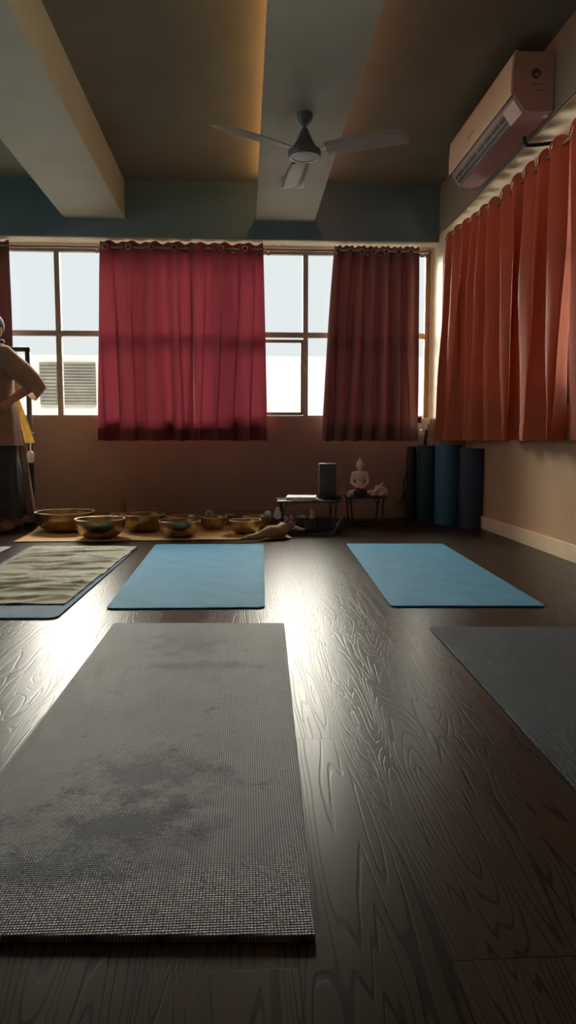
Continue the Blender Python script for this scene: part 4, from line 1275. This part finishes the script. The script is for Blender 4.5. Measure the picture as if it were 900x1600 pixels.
b = MB(); b.lathe([(0, -0.048), (0.022, -0.046), (0.028, -0.03), (0.028, 0.025), (0.024, 0.04), (0.012, 0.05), (0, 0.05)], c, 20); b.build('head', M['felt'], t)
b = MB(); b.tube([c + V((0, 0, 0.048)), c + V((0.0, 0.005, 0.12))], 0.007, 8); b.build('handle', M['plaster'], t)

# ================================================================== THE PERSON
Yh = 5.85
hx0 = at(-5, 700, Yh).x
TH = math.radians(-50)
RZ = Matrix.Rotation(TH, 4, 'Z')
FT = Matrix.Translation(V((hx0, Yh, 0))) @ RZ
person = thing('person', (hx0, Yh, 0), 'person standing at the left edge in a tan kurta, hand on hip', 'person')
def L2(p): return FT @ V(p)
Hd = Matrix.Rotation(math.radians(28), 4, 'Z')        # head turned towards the camera
HC = V((0, -0.015, 1.525))
def hp(p): return FT @ (HC + Hd @ V(p))
b = MB()
def cone(p, r0, q, r1, n=14): b.cone(L2(p), r0, L2(q), r1, n)
def ell(p, r, sc, n=16): b.ball(L2(p), r, sc, n, rot=RZ)
# trunk
ell((0, 0.01, 0.90), 0.15, (1.05, 0.8, 0.9)); ell((0, 0.0, 1.02), 0.135, (1.0, 0.78, 1.0)); ell((0, 0.005, 1.20), 0.15, (1.05, 0.75, 1.0))
cone((-0.13, 0.01, 1.335), 0.06, (0.13, 0.01, 1.335), 0.06)
cone((0, 0.01, 1.33), 0.06, (0, -0.005, 1.45), 0.052)
# head
b.ball(hp((0, 0.012, 0.02)), 0.085, (0.92, 1.08, 1.12), 20, rot=RZ @ Hd)
b.ball(hp((0, -0.02, -0.045)), 0.062, (0.95, 1.0, 1.05), 16, rot=RZ @ Hd)
b.cone(hp((0, -0.085, 0.015)), 0.010, hp((0, -0.104, -0.018)), 0.014, 10)
b.ball(hp((0, -0.075, -0.055)), 0.018, (1.3, 0.8, 0.45), 10, rot=RZ @ Hd)
for s_ in (1, -1):
    b.ball(hp((s_ * 0.079, 0.01, -0.005)), 0.026, (0.35, 0.75, 1.2), 12, rot=RZ @ Hd)
    b.ball(hp((s_ * 0.033, -0.072, 0.022)), 0.014, (1.1, 0.7, 0.7), 10, rot=RZ @ Hd)
    b.ball(hp((s_ * 0.03, -0.066, 0.04)), 0.016, (1.5, 0.6, 0.5), 10, rot=RZ @ Hd)
# arms: upper arms back, hands on the hips
for s_ in (1, -1):
    sh, el, wr_ = V((s_ * 0.165, 0.01, 1.33)), V((s_ * 0.205, 0.225, 1.125)), V((s_ * 0.185, 0.03, 0.985))
    cone(sh, 0.046, el, 0.040); cone(el, 0.041, wr_, 0.027)
    pc_ = V((s_ * 0.182, -0.02, 0.95))
    cone(wr_, 0.026, pc_, 0.030)
    cone(pc_ + V((0, 0.02, -0.012)), 0.018, pc_ + V((0, -0.03, 0.012)), 0.020)
    for k in range(4):                                   # fingers lie forward round the hip
        root = pc_ + V((s_ * 0.006, -0.030 + 0.004 * abs(k - 1.5), 0.030 - 0.0215 * k))
        ln = (0.030, 0.034, 0.032, 0.025)[k]
        mid = root + V((s_ * 0.002, -ln, 0.004 - 0.004 * k)); tp_ = mid + V((-s_ * 0.010, -ln * 0.8, 0.002 - 0.004 * k))
        cone(root, 0.0086, mid, 0.0082, 8); cone(mid, 0.0080, tp_, 0.0068, 8)
    t0 = pc_ + V((0, 0.012, -0.015)); t1 = t0 + V((-s_ * 0.006, 0.022, -0.036)); t2 = t1 + V((-s_ * 0.012, 0.01, -0.028))
    cone(t0, 0.012, t1, 0.0105, 8); cone(t1, 0.0105, t2, 0.008, 8)
# legs: the right one half a step back
LEG = {1: ((0.09, 0.0, 0.86), (0.095, -0.01, 0.47), (0.095, 0.015, 0.075)), -1: ((-0.09, 0.02, 0.86), (-0.10, 0.10, 0.47), (-0.105, 0.17, 0.075))}
for s_, (h_, k_, a_) in LEG.items():
    cone(h_, 0.082, k_, 0.054); cone(k_, 0.054, a_, 0.036)
    a_ = V(a_)
    cone(a_ + V((0, 0.03, -0.028)), 0.034, a_ + V((0.0, -0.10, -0.045)), 0.026)
    cone(a_ + V((0, -0.02, -0.02)), 0.034, a_ + V((s_ * 0.012, -0.13, -0.05)), 0.024)
    for k in range(5):
        dx = s_ * (-0.030 + 0.016 * k)
        cone(a_ + V((dx * 0.8 + s_ * 0.01, -0.13, -0.052)), 0.013, a_ + V((dx + s_ * 0.012, -0.165 + 0.008 * k, -0.058)), 0.0105 - 0.0007 * k, 8)
b = fused(b, 0.0048, 3); b.build('body', M['skin'], person)
# eyes and hair
for s_ in (1, -1):
    b = MB(); b.ball(hp((s_ * 0.033, -0.0795, 0.020)), 0.0062, (1.5, 0.6, 0.7), 10, rot=RZ @ Hd); b.build('eye', M['strap'], person)
b = MB(); b.ball(hp((0, -0.0865, -0.054)), 0.011, (1.9, 0.6, 0.42), 12, rot=RZ @ Hd); b.build('lips', pm('lip_skin', (0.32, 0.13, 0.10), 0.5), person)
b = MB()
b.ball(hp((0, 0.020, 0.034)), 0.090, (0.95, 1.05, 1.06), 20, rot=RZ @ Hd)
b.ball(hp((0, 0.10, 0.02)), 0.036, (1, 0.9, 1), 12, rot=RZ @ Hd)
hb = fused(b, 0.006, 2)
cut = []
for v in hb.bm.verts:
    q = (RZ @ Hd).inverted() @ (v.co - FT @ HC)
    if (q.y < -0.045 and q.z < 0.075) or (q.z < -0.035) or (q.y < -0.0 and q.z < 0.03):
        cut.append(v)
bmesh.ops.delete(hb.bm, geom=cut, context='VERTS')
hb.build('hair', M['hair'], person)
# clothes
def ring(cx, cy_, z, rx, ry, n=40, ruffle=0.0, k=9, ph=0.0):
    return [L2((cx + (rx + ruffle * math.sin(k * a + ph)) * math.cos(a), cy_ + (ry + ruffle * math.sin(k * a + ph)) * math.sin(a), z)) for a in (2 * PI * i / n for i in range(n))]
b = MB()
b.loft([ring(0, 0.0, 1.432, 0.066, 0.062), ring(0, 0.005, 1.415, 0.10, 0.075), ring(0, 0.01, 1.396, 0.168, 0.092), ring(0, 0.01, 1.34, 0.205, 0.108), ring(0, 0.01, 1.25, 0.185, 0.128),
        ring(0, 0.005, 1.12, 0.170, 0.127), ring(0, 0.01, 1.00, 0.166, 0.130, ruffle=0.002), ring(0, 0.015, 0.88, 0.180, 0.150, ruffle=0.004), ring(0, 0.015, 0.77, 0.190, 0.162, ruffle=0.006), ring(0, 0.015, 0.66, 0.20, 0.172, ruffle=0.008)], cap0=False, cap1=False)
b.build('kurta', M['kurta'], person, angle=70)
for s_ in (1, -1):
    sh, el = V((s_ * 0.115, 0.01, 1.325)), V((s_ * 0.205, 0.225, 1.125))
    fo = el + (V((s_ * 0.185, 0.03, 0.985)) - el) * 0.30
    b = MB()
    sm_ = V((s_ * 0.160, 0.0, 1.325))
    pts = [V((s_ * 0.150, -0.082, 1.318)), V((s_ * 0.152, -0.066, 1.320)), V((s_ * 0.155, -0.035, 1.322)), sm_, sm_.lerp(el, 0.3), sm_.lerp(el, 0.6), sh.lerp(el, 0.9), el + V((0, 0.012, -0.012)), fo + V((0, 0.01, -0.02))]
    b.tube([L2(p) for p in pts], [0.001, 0.046, 0.070, 0.082, 0.084, 0.081, 0.079, 0.077, 0.082], 22, cap=False)
    for v in b.bm.verts: v.co += V((1, 1, 1)) * 0.004 * noise.noise(v.co * 22)
    b.build('sleeve', M['kurta'], person, angle=70)
# loose back panel of the kurta, window light put into its yellow colour
b = MB(); rows = []
for j in range(15):
    v = j / 14; row = []
    for i in range(13):
        u = i / 12
        row.append(L2((0.085 - 0.19 * u + 0.01 * math.sin(8 * u + 3 * v), 0.140 + 0.115 * v + 0.012 * math.sin(15 * u + v), 1.04 - 0.36 * v)))
    rows.append(row)
b.grid(rows); b.build('kurta_back_panel', M['kurta_lit'], person, angle=70)
for s_, (h_, k_, a_) in LEG.items():
    b = MB(); h_, k_, a_ = V(h_), V(k_), V(a_)
    rg = []
    for v, p, r_ in ((0, h_ + V((0, 0, 0.02)), 0.078), (1, h_.lerp(k_, 0.45), 0.098), (2, k_, 0.100), (3, k_.lerp(a_, 0.55), 0.102), (4, a_ + V((0, 0, 0.035)), 0.100)):
        rg.append(ring(p.x, p.y + 0.012, p.z, r_ * 0.93, r_ * 1.05, 32, ruffle=0.0 + 0.004 * v, k=7, ph=s_ + v * 0.3))
    b.loft(rg, cap0=True, cap1=False)
    b.build('trouser_leg', M['trousers'], person, angle=70)
# lilac scarf falling behind
b = MB(); rows = []
for j in range(28):
    v = j / 27; row = []
    for i in range(11):
        u = i / 10
        wd = 0.022 + 0.045 * v
        row.append(L2((0.06 + 0.03 * v - wd + 2 * wd * u, 0.150 + 0.085 * v + 0.018 * math.sin(14 * u + 4 * v), 0.78 - 0.72 * v)))
    rows.append(row)
b.grid(rows); b.build('scarf', M['lilac'], person, solid=0.003, angle=70)
# dark neck cloth
b = MB()
b.tube([L2((0.072 * math.cos(a), 0.003 + 0.066 * math.sin(a), 1.432 - 0.012 * math.cos(a + 1.57))) for a in (2 * PI * k / 24 for k in range(24))], 0.016, 10, closed=True)
b.build('neck_cloth', M['trousers'], person)
for s_, (h_, k_, a_) in LEG.items():
    a_ = V(a_)
    poly = [(-0.036, 0.062), (0.036, 0.062), (0.04, -0.05), (0.052, -0.13), (0.03, -0.19), (-0.02, -0.19), (-0.045, -0.13), (-0.038, -0.05)]
    pr = [L2((a_.x + x_ * 1.0 + s_ * 0.008, a_.y + y_, 0)).to_2d() for x_, y_ in poly]
    b = MB(); b.prism([(p.x, p.y) for p in pr], 0.001, 0.011); so = b.build('sandal', M['strap'], person, bevel=0.003)
    for yy in (-0.055, -0.095):
        b = MB(); b.tube([L2((a_.x + s_ * 0.008 + 0.047 * math.cos(an), a_.y + yy, 0.010 + (0.058 + (yy + 0.055) * 0.25) * math.sin(an))) for an in (PI * k / 12 for k in range(13))], 0.005, 6); b.build('sandal_strap', M['strap'], so)

for o in bpy.data.objects:
    if '_o' in o.keys():
        del o['_o']
